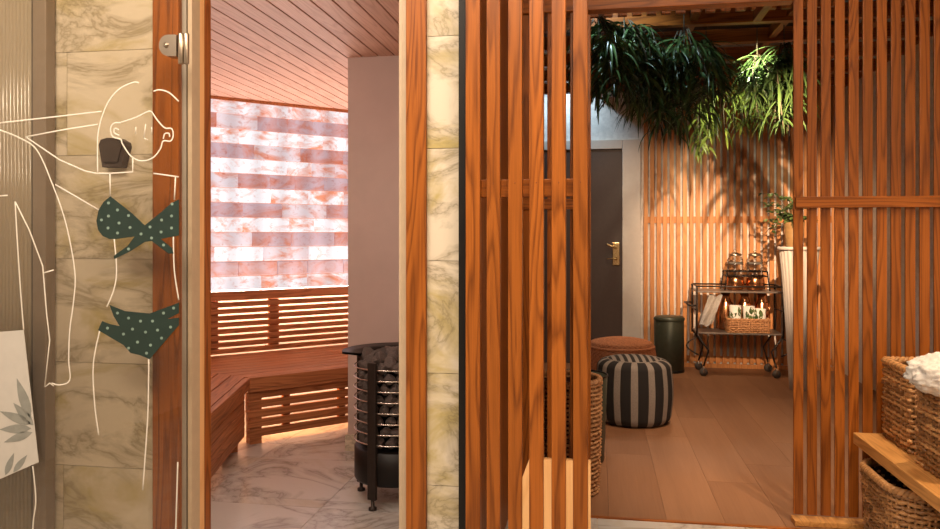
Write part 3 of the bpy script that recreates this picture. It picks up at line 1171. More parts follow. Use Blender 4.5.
# pale strips added so the lower slat gaps look lit, one cut like a shadow edge
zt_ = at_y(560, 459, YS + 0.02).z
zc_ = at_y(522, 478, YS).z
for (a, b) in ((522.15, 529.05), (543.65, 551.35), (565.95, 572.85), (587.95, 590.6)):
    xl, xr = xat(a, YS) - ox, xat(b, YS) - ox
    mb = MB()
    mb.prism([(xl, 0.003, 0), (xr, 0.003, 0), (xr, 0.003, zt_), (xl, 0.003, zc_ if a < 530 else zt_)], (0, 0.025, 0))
    fs_ = mb.build('lit_gap_strip', M['pale_v'], t)
    fs_['label'] = 'short pale strip added to make the gap look lit'
# black strip painting in the dark gap between marble and screen
mb = MB(); mb.box((X_mend, YS + 0.02, 0), (xat(466.3, YS), YW + 0.10, 2.78)); struct(mb.build('gap_shade_strip', M['black']))

# fixed screen in the opening plane, left of the doorway
t = thing('slatted_screen', (xat(540, YR), YR, 0), 'fixed oak slat screen glimpsed between the slats of the front screen', 'screen')
ox = t.location.x
sp = [(512.5, 519), (520.5, 529.5), (531, 543), (547.2, 556.5), (560, 565), (570, 573)]
mb = MB(); slat_screen_mesh(mb, [(xat(a, YR) - ox, xat(b, YR) - ox) for a, b in sp], 0, 0.028, 0, 2.2); mb.build('slats', M['oak_v'], t)
RZ0, RZ1 = at_y(796, 208, YR).z, at_y(796, 197, YR).z
mb = MB(); mb.box((X_mend + 0.002 - ox, -0.018, RZ0), (xat(590, YR) - ox, 0, RZ1), bev=0.002); mb.build('rail', M['oak_h'], t)
mb = MB(); mb.box((xat(573.2, YR) - ox, -0.02, 0), (xat(590.8, YR) - ox, 0.06, 2.16), bev=0.003); mb.build('jamb', M['oak_v'], t)

# right screen
t = thing('slatted_screen', (xat(794, YR), YR, 0), 'broad oak slat screen to the right of the doorway behind the bench', 'screen')
ox = t.location.x
X0 = xat(793.6, YR)
pitch = (xat(877, YR) - xat(793.6, YR)) / 6
wd = xat(803.4, YR) - X0
sp = []
x = X0
while x < 1.6:
    sp.append((x - ox, min(x + wd, 1.618) - ox)); x += pitch
mb = MB(); slat_screen_mesh(mb, sp, 0, 0.012, 0.04, 2.75); mb.build('slats', M['oak_v'], t)
mb = MB(); mb.box((X0 + 0.004 - ox, -0.022, RZ0), (1.618 - ox, 0, RZ1), bev=0.002); mb.build('rail', M['oak_h'], t)
mb = MB(); mb.box((X0 - 0.002 - ox, -0.03, 0), (1.618 - ox, 0.04, at_y(800, 521, YR - 0.03).z), bev=0.003); mb.build('base_board', M['bench_oak'], t)

# header beam over the doorway with short slats hanging behind
zb_ = at_y(690, 5.3, YR - 0.02).z
t = thing('header_beam', (0.4, YR, zb_), 'horizontal oak beam with short hanging slats over the doorway', 'beam')
mb = MB(); mb.box((X_mend + 0.002 - 0.4, -0.02, 0), (xat(793.4, YR) - 0.4, 0.05, 0.2), bev=0.003); mb.build('beam', M['oak_h'], t)
YV = YR + 0.75
mb = MB()
x = xat(575, YV)
za, zb2 = at_y(690, 12.5, YV).z, at_y(690, -30, YV).z
while x < xat(830, YV):
    mb.box((x - 0.4, YV - YR, za - zb_), (x - 0.4 + 0.048, YV - YR + 0.03, zb2 - zb_), bev=0.002); x += 0.075
mb.box((xat(560, YV) - 0.4, YV - YR + 0.03, za - zb_ + 0.05), (xat(830, YV) - 0.4, YV - YR + 0.045, zb2 - zb_))
mb.build('hanging_slats', M['oak_v'], t)
mb = MB()
for xx in (-0.70, 0.40):
    mb.box((xx, 0.04, 0.14), (xx + 0.04, YV - YR + 0.045, 0.19))
mb.build('brace', M['oak_y'], t)

# far wall cladding
t = thing('slatted_wall_panel', (1.2, YF, 0), 'warm lit oak slat cladding along the far white wall', 'wall panel')
mb = MB(); x = xat(643.5, YF)
while x < XRW - 0.045:
    mb.box((x - 1.2, -0.04, 0.036), (x - 1.2 + 0.037, -0.016, 2.7), bev=0.0015); x += 0.0585
mb.build('slats', M['far_slat'], t)
mb = MB()
z0_, z1_ = at_y(700, 223, YF).z, at_y(700, 216.5, YF).z
for (a, b2) in ((z0_, z1_), (0.05, 0.10), (2.5, 2.56)):
    mb.box((xat(643.5, YF) - 1.2, -0.016, a), (XRW - 1.205, 0, b2))
mb.build('battens', M['far_slat'], t)

# ------------------------------------------------------------------ far door
dx1 = xat(622, YF)
dz = at_y(606, 150, YF).z
d1 = bpy.data.objects.new('door_1', None); COL.objects.link(d1); d1.location = (dx1 - 0.42, YF, 0); struct(d1)
mb = MB(); mb.box((-0.42, -0.03, 0.005), (0.42, 0, dz), bev=0.003); mb.build('door_leaf', M['door_dark'], d1)
fw = xat(640.5, YF) - dx1
mb = MB()
mb.box((0.422, -0.045, 0), (0.42 + fw, 0, dz + 0.09), bev=0.004)
mb.box((-0.42 - fw, -0.045, 0), (-0.422, 0, dz + 0.09), bev=0.004)
mb.box((-0.42, -0.045, dz + 0.004), (0.42, 0, dz + 0.09), bev=0.004)
mb.build('door_frame', M['frame_white'], d1)
hp = at_y(616, 253, YF) - Vector(d1.location)
mb = MB(); mb.box((hp.x - 0.032, -0.042, hp.z - 0.115), (hp.x + 0.032, -0.03, hp.z + 0.10), bev=0.005)
dh = mb.build('door_handle', M['brass'], d1)
mb = MB(); mb.tube([(hp.x, -0.042, hp.z + 0.05), (hp.x, -0.085, hp.z + 0.05), (hp.x - 0.02, -0.09, hp.z + 0.055), (hp.x - 0.07, -0.088, hp.z + 0.075), (hp.x - 0.085, -0.088, hp.z + 0.09)], 0.010, 10)
mb.tube([(hp.x, -0.04, hp.z - 0.05), (hp.x, -0.06, hp.z - 0.05)], 0.016, 12)
mb.tube([(hp.x, -0.058, hp.z - 0.05), (hp.x - 0.09, -0.06, hp.z - 0.055)], 0.005, 8)
mb.build('lever', M['brass'], dh)

# ------------------------------------------------------------------ pergola grid under dark ceiling
ZP = 2.47
mb = MB()
for y in (4.28, 4.72, 5.2, 5.7, 6.25, 6.8):
    mb.box((-1.0, y, ZP), (XRW, y + 0.06, ZP + 0.09), bev=0.003)
o = struct(mb.build('trim_10', M['oak_h']))
mb = MB()
for x in (-0.55, 0.0, 0.55, 1.10, 1.65, 2.1):
    mb.box((x, 4.28, ZP + 0.02), (x + 0.045, YF - 0.05, ZP + 0.085), bev=0.003)
struct(mb.build('trim_11', M['oak_y']))
mb = MB(); mb.box((0.5, 5.3, 2.72), (2.1, 5.62, 2.95), bev=0.01)
tag(mb.build('air_duct', M['duct']), 'grey rectangular duct above the ceiling grid', 'duct')
p0_, p1_ = at_y(668, 14, 4.6), at_y(690, 14, 4.6)

# ------------------------------------------------------------------ hanging plants
def leaf_blade(mb, p, d, L, w, droop, rr, mi=0, seg=6):
    d = Vector(d).normalized()
    pts = []
    q = Vector(p); dd = d.copy()
    for i in range(seg + 1):
        pts.append(q.copy())
        dd = (dd + Vector((0, 0, -droop))).normalized()
        q = q + dd * (L / seg)
    side = d.cross(Vector((0, 0, 1)))
    if side.length < 1e-3:
        side = Vector((1, 0, 0))
    side.normalize()
    side = (Matrix.Rotation(rr.uniform(-1.2, 1.2), 3, d) @ side)
    verts, faces = [], []
    prof = [0.35, 0.85, 1.0, 0.95, 0.75, 0.45, 0.05]
    for i, q in enumerate(pts):
        ww = w * prof[min(i * 6 // seg, 6)] / 2
        tdir = (pts[min(i + 1, seg)] - pts[max(i - 1, 0)]).normalized()
        nrm = side.cross(tdir) * (ww * 0.35)
        verts += [q - side * ww, q - nrm, q + side * ww]
    for i in range(seg):
        a, b2 = i * 3, i * 3 + 3
        faces += [[a, a + 1, b2 + 1, b2], [a + 1, a + 2, b2 + 2, b2 + 1]]
    mb.add(verts, faces, mi, True)


def hanging_plant(px, ytop, ybot, Y, width, seed, label, n=120, mat='leaf', L=(0.18, 0.34), w=(0.012, 0.022)):
    rr = random.Random(seed)
    ztop = min(at_y(px, ytop, Y).z, 2.46)
    zbot = at_y(px, ybot, Y).z
    X = xat(px, Y)
    t = thing('hanging_plant', (X, Y, ztop), label, 'plant', 'trailing plants hanging from the ceiling grid')
    st = MB(); lf = MB()
    H = ztop - zbot
    nst = 7
    for s_ in range(nst):
        a = rr.uniform(0, 2 * pi); r = width / 2 * sqrt(rr.uniform(0.02, 1)) * 0.85
        hz = H * rr.uniform(0.55, 0.92)
        pts = []
        for i in range(9):
            u = i / 8
            rad = r * (0.25 + 0.75 * min(1, u * 2.2))
            pts.append(Vector((rad * cos(a + 0.5 * u), rad * sin(a + 0.5 * u), 0.0 - max(0, hz * u - 0.0) + 0.03 * sin(u * 3))))
        st.tube(pts, 0.004, 5)
        m = n // nst
        for k in range(m):
            u = rr.random() ** 0.85 * 8
            i = min(int(u), 7)
            p = pts[i].lerp(pts[i + 1], u - i)
            aa = rr.uniform(0, 2 * pi)
            d = Vector((cos(aa), sin(aa), rr.uniform(-0.6, 0.55)))
            leaf_blade(lf, p, d, rr.uniform(*L) * (0.8 if i > 5 else 1), rr.uniform(*w), rr.uniform(0.22, 0.5), rr)
    # clamp leaf tips to the wanted reach
    sc = H / max(0.05, -min(v[2] for v in lf.v))
    lf.v = [(v[0], v[1], v[2] * sc if v[2] < 0 else min(v[2], 0.02)) for v in lf.v]
    st.build('stems', M['stem'], t)
    lf.build('foliage', M[mat], t)
    cd = MB(); cd.tube([(0, 0, -0.02), (0, 0, max(0.02, ZP + 0.05 - ztop))], 0.003, 6); cd.build('hanging_cord', M['stem'], t)
    return t


hp_list = [
    (598, 8, 122, 4.45, 0.34, 1, 'dark strappy hanging plant at the left edge, nearest the oak jamb', 190),
    (624, 8, 128, 4.55, 0.36, 2, 'dark long leaved hanging plant with bluish sheen left of centre', 220),
    (650, 12, 138, 4.75, 0.36, 3, 'dense dark hanging plant above the white door frame corner', 220),
    (684, 30, 150, 4.6, 0.36, 4, 'dark drooping hanging plant just left of the lit pale foliage', 220),
    (706, 40, 128, 4.9, 0.34, 5, 'dark hanging plant shading the left side of the pale foliage', 170),
    (664, 60, 156, 5.3, 0.36, 8, 'shadowed hanging plant low above the left end of the slat wall', 150),
    (757, 56, 120, 5.0, 0.26, 6, 'dark hanging plant on the right, left of the last bunch', 150),
    (784, 44, 142, 4.9, 0.32, 7, 'dark hanging plant farthest right, beside the right screen', 190),
]
for (px, yt, yb_, Y, wdt, sd, lb, n) in hp_list:
    hanging_plant(px, yt, yb_, Y, wdt, sd, lb, n)
hanging_plant(710, 86, 165, 5.6, 0.30, 21, 'lowest pale green hanging plant lit yellow by a spotlight', 130, 'leaf_light', (0.10, 0.2), (0.014, 0.026))
hanging_plant(740, 84, 152, 5.75, 0.32, 22, 'pale green lit hanging plant right of the lowest bunch', 120, 'leaf_light', (0.12, 0.24), (0.012, 0.022))

# ------------------------------------------------------------------ poufs
pz = 1.2 * F / (430 - HY)
pc = at_z(634, 236, pz + 0.235); pc.z = 0
t = thing('pouf', (pc.x, pc.y, 0), 'round black and grey striped fabric pouf on the wooden floor', 'pouf', rz=0.1)
PR = 76 / F * pc.length / 2 * 0.985
PH = 0.425
prof = []
for i in range(9):
    a = pi / 2 * i / 8
    prof.append((PR - 0.06 + 0.06 * sin(a) - 0.012, 0.06 - 0.06 * cos(a)))
for i in range(1, 8):
    u = i / 8
    prof.append((PR - 0.012 + 0.012 * sin(pi * u), 0.06 + (PH - 0.13) * u))
for i in range(9):
    a = pi / 2 * i / 8
    prof.append((PR - 0.012 - 0.07 * (1 - cos(a)), PH - 0.07 + 0.05 * sin(a)))
seg = 140
verts, faces, stripe = [], [], []
nst = 17
for r, z in prof:
    for k in range(seg):
        a = 2 * pi * k / seg
        verts.append((r * cos(a), r * sin(a), z))
for i in range(len(prof) - 1):
    for k in range(seg):
        faces.append([i * seg + k, i * seg + (k + 1) % seg, (i + 1) * seg + (k + 1) % seg, (i + 1) * seg + k])
mb = MB(); mb.add(verts, faces, 0, True)
cover = mb.build('side_cover', M['striped'], t)
at = cover.data.attributes.new('stripe', 'FLOAT', 'FACE')
at.data.foreach_set('value', [1.0 if (f.index % seg) % 10 in (0, 1, 2, 3) else 0.0 for f in cover.data.polygons])
# top : parallel stripes
mb = MB()
rt = prof[-1][0]; zt0 = prof[-1][1]
nst = 15
wst = 2 * rt / nst
for k in range(nst):
    xa_, xb_ = -rt + k * wst, -rt + (k + 1) * wst
    row = []
    for j in range(7):
        x_ = xa_ + wst * j / 6
        yh = sqrt(max(0, rt * rt - x_ * x_))
        row.append([(x_, -yh + 2 * yh * q / 14, zt0 + 0.022 * (1 - (x_ * x_ + (-yh + 2 * yh * q / 14) ** 2) / (rt * rt))) for q in range(15)])
    vs = [p for rw in row for p in rw]
    fs = [[j * 15 + q, (j + 1) * 15 + q, (j + 1) * 15 + q + 1, j * 15 + q + 1] for j in range(6) for q in range(14)]
    mb.add(vs, fs, k % 2, True)
M['grey_fab'] = plain('grey_stripe_fabric', (0.29, 0.255, 0.225), 0.9, nscale=200)
M['black_fab'] = plain('black_stripe_fabric', (0.018, 0.016, 0.016), 0.9, nscale=200)
mb.build('top_panel', [M['black_fab'], M['grey_fab']], t)
for z in (zt0 - 0.002, 0.012):
    mb = MB(); rr_ = rt + 0.002 if z > 0.1 else PR - 0.045
    mb.tube([(rr_ * cos(a * 2 * pi / 64), rr_ * sin(a * 2 * pi / 64), z) for a in range(64)], 0.005, 6, closed=True)
    mb.build('piping', M['grey_fab'], t)
for aa in (-1.9,):
    mb = MB(); T = Matrix.Rotation(aa, 4, 'Z')

# knitted rust pouf
pc2 = at_z(621, 236, 6.0); pc2.z = 0
t = thing('pouf', (pc2.x, pc2.y, 0), 'round rust brown knitted pouf behind the striped pouf', 'pouf')
R2, H2 = 0.272, 0.405
seg, nr_ = 150, 60
verts, faces = [], []
for i in range(nr_ + 1):
    an = -pi / 2 + pi * i / nr_
    rr_ = R2 - 0.12 + 0.12 * max(0, cos(an)) ** 0.7
    if i < 8:
        rr_ = (R2 - 0.12) * i / 8 if False else max(0.001, (R2 - 0.12) * min(1, i / 4)) + 0.12 * max(0, cos(an)) ** 0.7
    if i > nr_ - 14:
        rr_ = max(0.001, (R2 - 0.12) * min(1, (nr_ - i) / 12)) + 0.12 * max(0, cos(an)) ** 0.7
    z_ = H2 / 2 + (H2 / 2 - 0.006) * (1 if sin(an) > 0 else -1) * abs(sin(an)) ** 0.9
    for k in range(seg):
        a = 2 * pi * k / seg
        d_ = 0.0045 * (1 if (k + (i // 2) % 2 * 2) % 4 < 2 else -1) * (0.4 + 0.6 * (i % 2)) if 3 < i < nr_ - 1 else 0
        verts.append(((rr_ + d_) * cos(a), (rr_ + d_) * sin(a), z_ + d_ * 0.6 * max(0, sin(an))))
for i in range(nr_):
    for k in range(seg):
        faces.append([i * seg + k, i * seg + (k + 1) % seg, (i + 1) * seg + (k + 1) % seg, (i + 1) * seg + k])
faces.append(list(range(seg))); faces.append([nr_ * seg + k for k in range(seg)])
mb = MB(); mb.add(verts, faces, 0, True)
mb.build('knit_cover', M['rust_knit'], t)
mb = MB(); mb.tube([((R2 - 0.02) * cos(a * pi / 32), (R2 - 0.02) * sin(a * pi / 32), H2 - 0.075) for a in range(64)], 0.012, 6, closed=True)
mb.build('seam_roll', M['rust_knit'], t)

# dark green bin by the far wall
pb_ = at_z(669, 236, 6.75); pb_.z = 0
pb_.y = min(pb_.y, YF - 0.21)
t = thing('waste_bin', (pb_.x, pb_.y, 0), 'tall dark green cylindrical bin against the far slat wall', 'bin')
br = 0.130
mb = MB(); mb.lathe([(0, 0), (br - 0.004, 0), (br, 0.006), (br, 0.455), (br - 0.005, 0.46), (0, 0.46)], seg=40); mb.build('body', M['bin_green'], t)
mb = MB(); mb.lathe([(br + 0.004, 0.455), (br + 0.006, 0.47), (br - 0.01, 0.488), (0.05, 0.497), (0, 0.498)], seg=40); mb.build('lid', M['bin_green'], t)
mb = MB(); mb.lathe([(br + 0.003, 0.0), (br + 0.003, 0.02), (br, 0.022)], seg=40); mb.build('base_ring', M['black'], t)


# ------------------------------------------------------------------ woven baskets
def woven(parent, path, z0, z1, rows, mat, amp, thick, stakes_every=1, rim=True, bottom=True, th_z=None, seedk=0, wobble=0.002):
    """path: function(u in 0..1, taper z) -> (x, y, nx, ny). rows of strands weave around stakes"""
    rr = random.Random(seedk)
    ns = path['n']
    mb = MB()
    sub = 2
    rh_ = (z1 - z0) / rows
    for r in range(rows):
        z = z0 + (r + 0.5) * rh_
        u_z = (z - z0) / (z1 - z0)
        pts = []
        for k in range(ns * sub):
            u = k / (ns * sub)
            x, y, nx, ny = path['f'](u, u_z)
            ph_ = pi * (k / sub) + pi * r
            o_ = amp * cos(ph_) + rr.uniform(-wobble, wobble)
            pts.append((x + nx * o_, y + ny * o_, z + rr.uniform(-wobble, wobble)))
        # break the ring into short strands so that colour changes strand by strand
        total = len(pts); pts2 = pts + pts
        k = rr.randrange(0, 8)
        end = k + total
        while k < end:
            ln_ = rr.choice([8, 10, 14, 18])
            e = min(k + ln_, end)
            mb.tube(pts2[k:e + 1] if e < len(pts2) else pts2[k:e], thick, 6, ry=(th_z or rh_ * 0.56))
            k = e
    mb.build('woven_side', mat, parent)
    mb = MB()
    for k in range(ns):
        u = (k + 0.0) / ns
        q0, q1 = path['f'](u, 0), path['f'](u, 1)
        mb.tube([(q0[0], q0[1], z0), (q1[0], q1[1], z1)], thick * 0.8, 5)
    mb.build('stakes', mat, parent)
    if rim:
        mb = MB()
        for off in (0, pi):
            pts = []
            m = ns * 4
            for k in range(m):
                u = k / m
                x, y, nx, ny = path['f'](u, 1)
                ph_ = 2 * pi * k / 7 + off
                pts.append((x + nx * 0.007 * cos(ph_), y + ny * 0.007 * cos(ph_), z1 + 0.007 + 0.007 * sin(ph_)))
            mb.tube(pts, thick * 1.3, 6, closed=True)
        mb.build('rim', mat, parent)
    if bottom:
        mb = MB()
        loop = [path['f'](k / 40, 0) for k in range(40)]
        mb.prism([(p[0] - p[2] * 0.006, p[1] - p[3] * 0.006, z0 + 0.0) for p in loop], (0, 0, 0.01))
        mb.build('bottom', mat, parent)
        mb = MB()
        # dark inner lining wall
        vs = []; fs = []
        for k in range(40):
            u = k / 40
            a = path['f'](u, 0); b2 = path['f'](u, 1)
            vs += [(a[0] - a[2] * 0.012, a[1] - a[3] * 0.012, z0 + 0.01), (b2[0] - b2[2] * 0.012, b2[1] - b2[3] * 0.012, z1 - 0.01)]
        for k in range(40):
            j = (k + 1) % 40
            fs.append([2 * k, 2 * j, 2 * j + 1, 2 * k + 1])
        mb.add(vs, fs, 0, True)
        mb.build('lining', M['dark_gap'], parent)


def rrect(hx, hy, rc, taper=0.0):
    """rounded rectangle path"""
    segs = []
    L = [2 * (hx - rc), 2 * (hy - rc)]
    arc = pi * rc / 2
    tot = 2 * L[0] + 2 * L[1] + 4 * arc
    def f(u, uz):
        s = (u % 1.0) * tot
        sc = 1 - taper * (1 - uz)
        x = y = nx = ny = 0
        parts = [('l', (hx, -hy + rc), (0, 1), L[1], (1, 0)), ('a', (hx - rc, hy - rc), 0),
                 ('l', (hx - rc, hy), (-1, 0), L[0], (0, 1)), ('a', (-hx + rc, hy - rc), pi / 2),
                 ('l', (-hx, hy - rc), (0, -1), L[1], (-1, 0)), ('a', (-hx + rc, -hy + rc), pi),
                 ('l', (-hx + rc, -hy), (1, 0), L[0], (0, -1)), ('a', (hx - rc, -hy + rc), 3 * pi / 2)]
        for p in parts:
            ln_ = p[3] if p[0] == 'l' else arc
            if s <= ln_ or p is parts[-1]:
                if p[0] == 'l':
                    return ((p[1][0] + p[2][0] * s) * sc, (p[1][1] + p[2][1] * s) * sc, p[4][0], p[4][1])
                a = p[2] + s / rc
                return ((p[1][0] + rc * cos(a)) * sc, (p[1][1] + rc * sin(a)) * sc, cos(a), sin(a))
            s -= ln_
    return f


def circ(r, taper=0.0, bulge=0.0):
    def f(u, uz):
        a = 2 * pi * u
        rr_ = r * (1 - taper * (1 - uz)) + bulge * sin(pi * uz)
        return (rr_ * cos(a), rr_ * sin(a), cos(a), sin(a))
    return f


# right bench
BH = 0.40
cb = at_h(853, 432, BH)
t = thing('wall_bench', (1.35, 2.5, 0), 'plank topped pale oak bench carrying wicker baskets on the right', 'bench')
mb = MB(); mb.box((cb.x - 1.35, -0.95, BH - 0.045), (0.268, YR - 0.035 - 2.5, BH), bev=0.003); mb.build('seat', M['bench_oak'], t)
mb = MB(); mb.box((cb.x + 0.35 - 1.35, YR - 0.09 - 2.5, 0), (0.265, YR - 0.04 - 2.5, BH - 0.046), bev=0.003); mb.build('leg', M['oak_v'], t)
mb = MB(); mb.box((cb.x + 0.05 - 1.35, -0.9, 0), (0.265, -0.85, BH - 0.046), bev=0.003); mb.build('leg', M['oak_v'], t)
# square baskets on the bench
bl = at_h(881, 435, BH); bl2 = at_h(913.5, 462, BH)
hx, hy = 0.19, 0.145
t = thing('wicker_basket', (bl.x + hx + 0.01, YR - 0.045 - hy - 0.012, BH), 'tall square brown wicker basket on the bench against the slat screen', 'basket', 'wicker baskets at the right bench')
woven(t, {'n': 64, 'f': rrect(hx, hy, 0.03)}, 0.0, 0.295, 16, M['wicker'], 0.006, 0.0075, seedk=1, wobble=0.0025)
y2 = bl2.y + 0.01
t = thing('wicker_basket', (bl2.x + hx + 0.012, y2 - hy, BH), 'square brown wicker basket nearer on the bench holding a white throw', 'basket', 'wicker baskets at the right bench')
woven(t, {'n': 64, 'f': rrect(hx, hy, 0.03)}, 0.0, 0.275, 15, M['wicker'], 0.006, 0.0075, seedk=2, wobble=0.0025)
bk2 = Vector(t.location)
bx_ = at_z(870, 236, 2.86)
t = thing('wicker_basket', (bx_.x + 0.21, bx_.y - 0.02, 0), 'rounded brown wicker basket on the floor under the bench', 'basket', 'wicker baskets at the right bench')
woven(t, {'n': 72, 'f': rrect(0.20, 0.22, 0.12, 0.08)}, 0.0, 0.295, 16, M['wicker'], 0.006, 0.0075, seedk=3, wobble=0.0025)

# white throw in the nearer basket
bm = bmesh.new()
bmesh.ops.create_icosphere(bm, subdivisions=5, radius=1)
for v in bm.verts:
    n = v.co.copy()
    d = 1 + 0.16 * mnoise.noise(n * 2.2) + 0.10 * mnoise.noise(n * 6) + 0.14 * abs(mnoise.noise(n * 15))
    v.co = Vector((n.x * 0.105, n.y * 0.10, n.z * 0.065)) * d
mb = MB(); mb.bm(bm, 0, True)
o = mb.build('white_throw', M['cloth_white'], None, tuple(at_z(944, 374, 2.50)))
tag(o, 'bunched white fluffy throw spilling over the nearer basket', 'throw')

# tall basket inside the doorway and dark bin behind it
t3 = at_y(587, 236, 3.62)
t = thing('wicker_basket', (xat(602, 3.62) - 0.165, 3.62, 0), 'tall round tan wicker basket just inside the doorway by the jamb', 'basket')
woven(t, {'n': 48, 'f': circ(0.155, 0.10, 0.004)}, 0.0, 0.52, 26, M['wicker_tan'], 0.005, 0.006, seedk=5)
t = thing('dark_bin', (xat(608, 4.12) - 0.15, 4.12, 0), 'slim dark green bin standing behind the tall tan basket', 'bin')
mb = MB(); mb.lathe([(0, 0), (0.125, 0), (0.13, 0.006), (0.148, 0.455), (0.143, 0.457), (0.125, 0.02), (0, 0.02)], seg=40); mb.build('body', M['bin_green'], t)
mb = MB(); mb.tube([(0.147 * cos(a * pi / 24), 0.147 * sin(a * pi / 24), 0.457) for a in range(48)], 0.005, 8, closed=True); mb.build('rim', M['black'], t)

# ------------------------------------------------------------------ bar cart
cz = 6.45
cA = at_z(698, 236, cz); cB = at_z(782, 236, cz)
cc = (cA + cB) / 2
CWd = (cB - cA).length
cy0 = 0.34
t = thing('bar_cart', (cc.x, cc.y + cy0 / 2, 0), 'dark metal bar cart on casters in front of the lit slat wall', 'cart')
cart = t
CL = Vector(t.location)
hw, hd = CWd / 2, cy0 / 2
zs1, zs2 = 0.36, 0.715
# two shelves
tb = []
for zz, nm in ((zs1, 'lower_shelf'), (zs2, 'upper_shelf')):
    mb = MB(); mb.box((-hw + 0.005, -hd, zz), (hw - 0.005, hd, zz + 0.014), bev=0.003); mb.build(nm, M['tray'], t)
# posts
for sx in (-1, 1):
    for sy in (-1, 1):
        mb = MB()
        mb.tube([(sx * (hw - 0.004), sy * (hd - 0.004), zs1 - 0.02), (sx * (hw - 0.004), sy * (hd - 0.004), zs2 + 0.055)], 0.0085, 8)
        mb.build('post', M['iron'], t)
        mb = MB()
        mb.tube([(sx * (hw - 0.004), sy * (hd - 0.004), zs1), (sx * (hw - 0.10), sy * (hd - 0.01), 0.22), (sx * (hw - 0.06), sy * (hd - 0.01), 0.085)], 0.008, 8)
        lg = mb.build('leg', M['iron'], t)
        cx_, cy_ = sx * (hw - 0.06), sy * (hd - 0.01)
        f = MB(); f.tube([(cx_, cy_ - 0.011, 0.034), (cx_, cy_ + 0.011, 0.034)], 0.034, 20); f.build('caster', M['rubber'], lg)
        f = MB(); f.tube([(cx_, cy_ - 0.014, 0.034), (cx_, cy_ - 0.014, 0.075), (cx_, cy_ + 0.014, 0.075), (cx_, cy_ + 0.014, 0.034)], 0.005, 6); f.build('fork', M['steel'], lg)
for zz in (zs2 + 0.055, zs1 + 0.20):
    mb = MB()
    c4 = [(-hw + 0.004, -hd + 0.004, zz), (hw - 0.004, -hd + 0.004, zz), (hw - 0.004, hd - 0.004, zz), (-hw + 0.004, hd - 0.004, zz)]
    if zz > 0.6:
        mb.tube(c4, 0.007, 8, closed=True)
    else:
        mb.tube([c4[0], c4[3]], 0.006, 8); mb.tube([c4[1], c4[2]], 0.006, 8)
    mb.build('guard_rail', M['iron'], t)
# curved side brackets
for sx in (-1, 1):
    mb = MB()
    pts = [(sx * (hw - 0.02 + 0.10 * sin(pi * u)), -hd + 0.02, zs1 - 0.02 - 0.16 * u) for u in [i / 10 for i in range(11)]]
    mb.tube(pts, 0.006, 8); mb.build('side_curl', M['iron'], t)
mb = MB(); mb.tube([(-hw - 0.06, -hd, zs1 + 0.245), (-hw, -hd, zs1 + 0.245)], 0.007, 8)
mb.tube([(-hw - 0.06, hd, zs1 + 0.245), (-hw, hd, zs1 + 0.245)], 0.007, 8)
mb.tube([(-hw - 0.06, -hd, zs1 + 0.245), (-hw - 0.06, hd, zs1 + 0.245)], 0.009, 8); mb.build('push_handle', M['iron'], t)

ZU = zs2 + 0.0145
# copper tubs on upper shelf inside a wire stand with two glass dispensers
spx = at_z(745, 236, cz + 0.17)
st = thing('dispenser_stand', (spx.x, CL.y + 0.02, ZU), 'black wire stand on the cart top holding up two glass dispensers', 'stand')
sw, sd_ = 0.165, 0.10
hst = 0.165
for sx in (-1, 1):
    for sy in (-1, 1):
        mb = MB()
        mb.tube([(sx * (sw + 0.02), sy * (sd_ + 0.01), 0.003), (sx * sw, sy * sd_, hst)], 0.006, 8)
        mb.build('leg', M['black'], st)
mb = MB()
for zz in (hst, hst - 0.04):
    mb.tube([(-sw, -sd_, zz), (sw, -sd_, zz), (sw, sd_, zz), (-sw, sd_, zz)], 0.005, 8, closed=True)
mb.tube([(0, -sd_, hst), (0, sd_, hst)], 0.005, 8)
mb.build('frame', M['black'], st)
mb = MB(); mb.box((-sw + 0.004, -sd_ + 0.004, hst - 0.045), (sw - 0.004, sd_ - 0.004, hst - 0.040)); mb.build('tray', M['jar'], st)
for sx, wh in ((-1, 'left'), (1, 'right')):
    x_ = sx * 0.082
    j = thing('glass_dispenser', (st.location.x + x_, st.location.y, ZU + hst - 0.0395), 'clear glass drink dispenser with lid, the %s one on the stand' % wh, 'dispenser', 'glass dispensers on the bar cart')
    mb = MB(); mb.lathe([(0, 0.0), (0.05, 0.0), (0.068, 0.012), (0.072, 0.07), (0.068, 0.14), (0.052, 0.165), (0.05, 0.175)], seg=32); mb.build('jar', M['jar'], j)
    mb = MB(); mb.lathe([(0, 0.098), (0.062, 0.098), (0.064, 0.102), (0.062, 0.118), (0, 0.118)], seg=32); mb.build('inner_plate', M['grey_water'], j)
    mb = MB(); mb.lathe([(0.053, 0.172), (0.055, 0.182), (0.05, 0.192), (0.012, 0.20), (0.01, 0.205), (0.014, 0.215), (0, 0.222)], seg=32); mb.build('lid', M['chrome'], j)
    mb = MB(); mb.tube([(0, -0.07, 0.03), (0, -0.10, 0.03), (0, -0.103, 0.012)], 0.006, 8); mb.build('tap', M['chrome'], j)
    c = thing('copper_pot', (st.location.x + x_, st.location.y, ZU), 'shiny copper pot under the %s dispenser on the cart' % wh, 'pot', 'copper pots under the dispensers')
    mb = MB(); mb.lathe([(0, 0.0), (0.06, 0.0), (0.068, 0.01), (0.074, 0.06), (0.072, 0.112), (0.07, 0.114), (0.066, 0.06), (0, 0.02)], seg=32); mb.build('bowl', M['copper'], c)
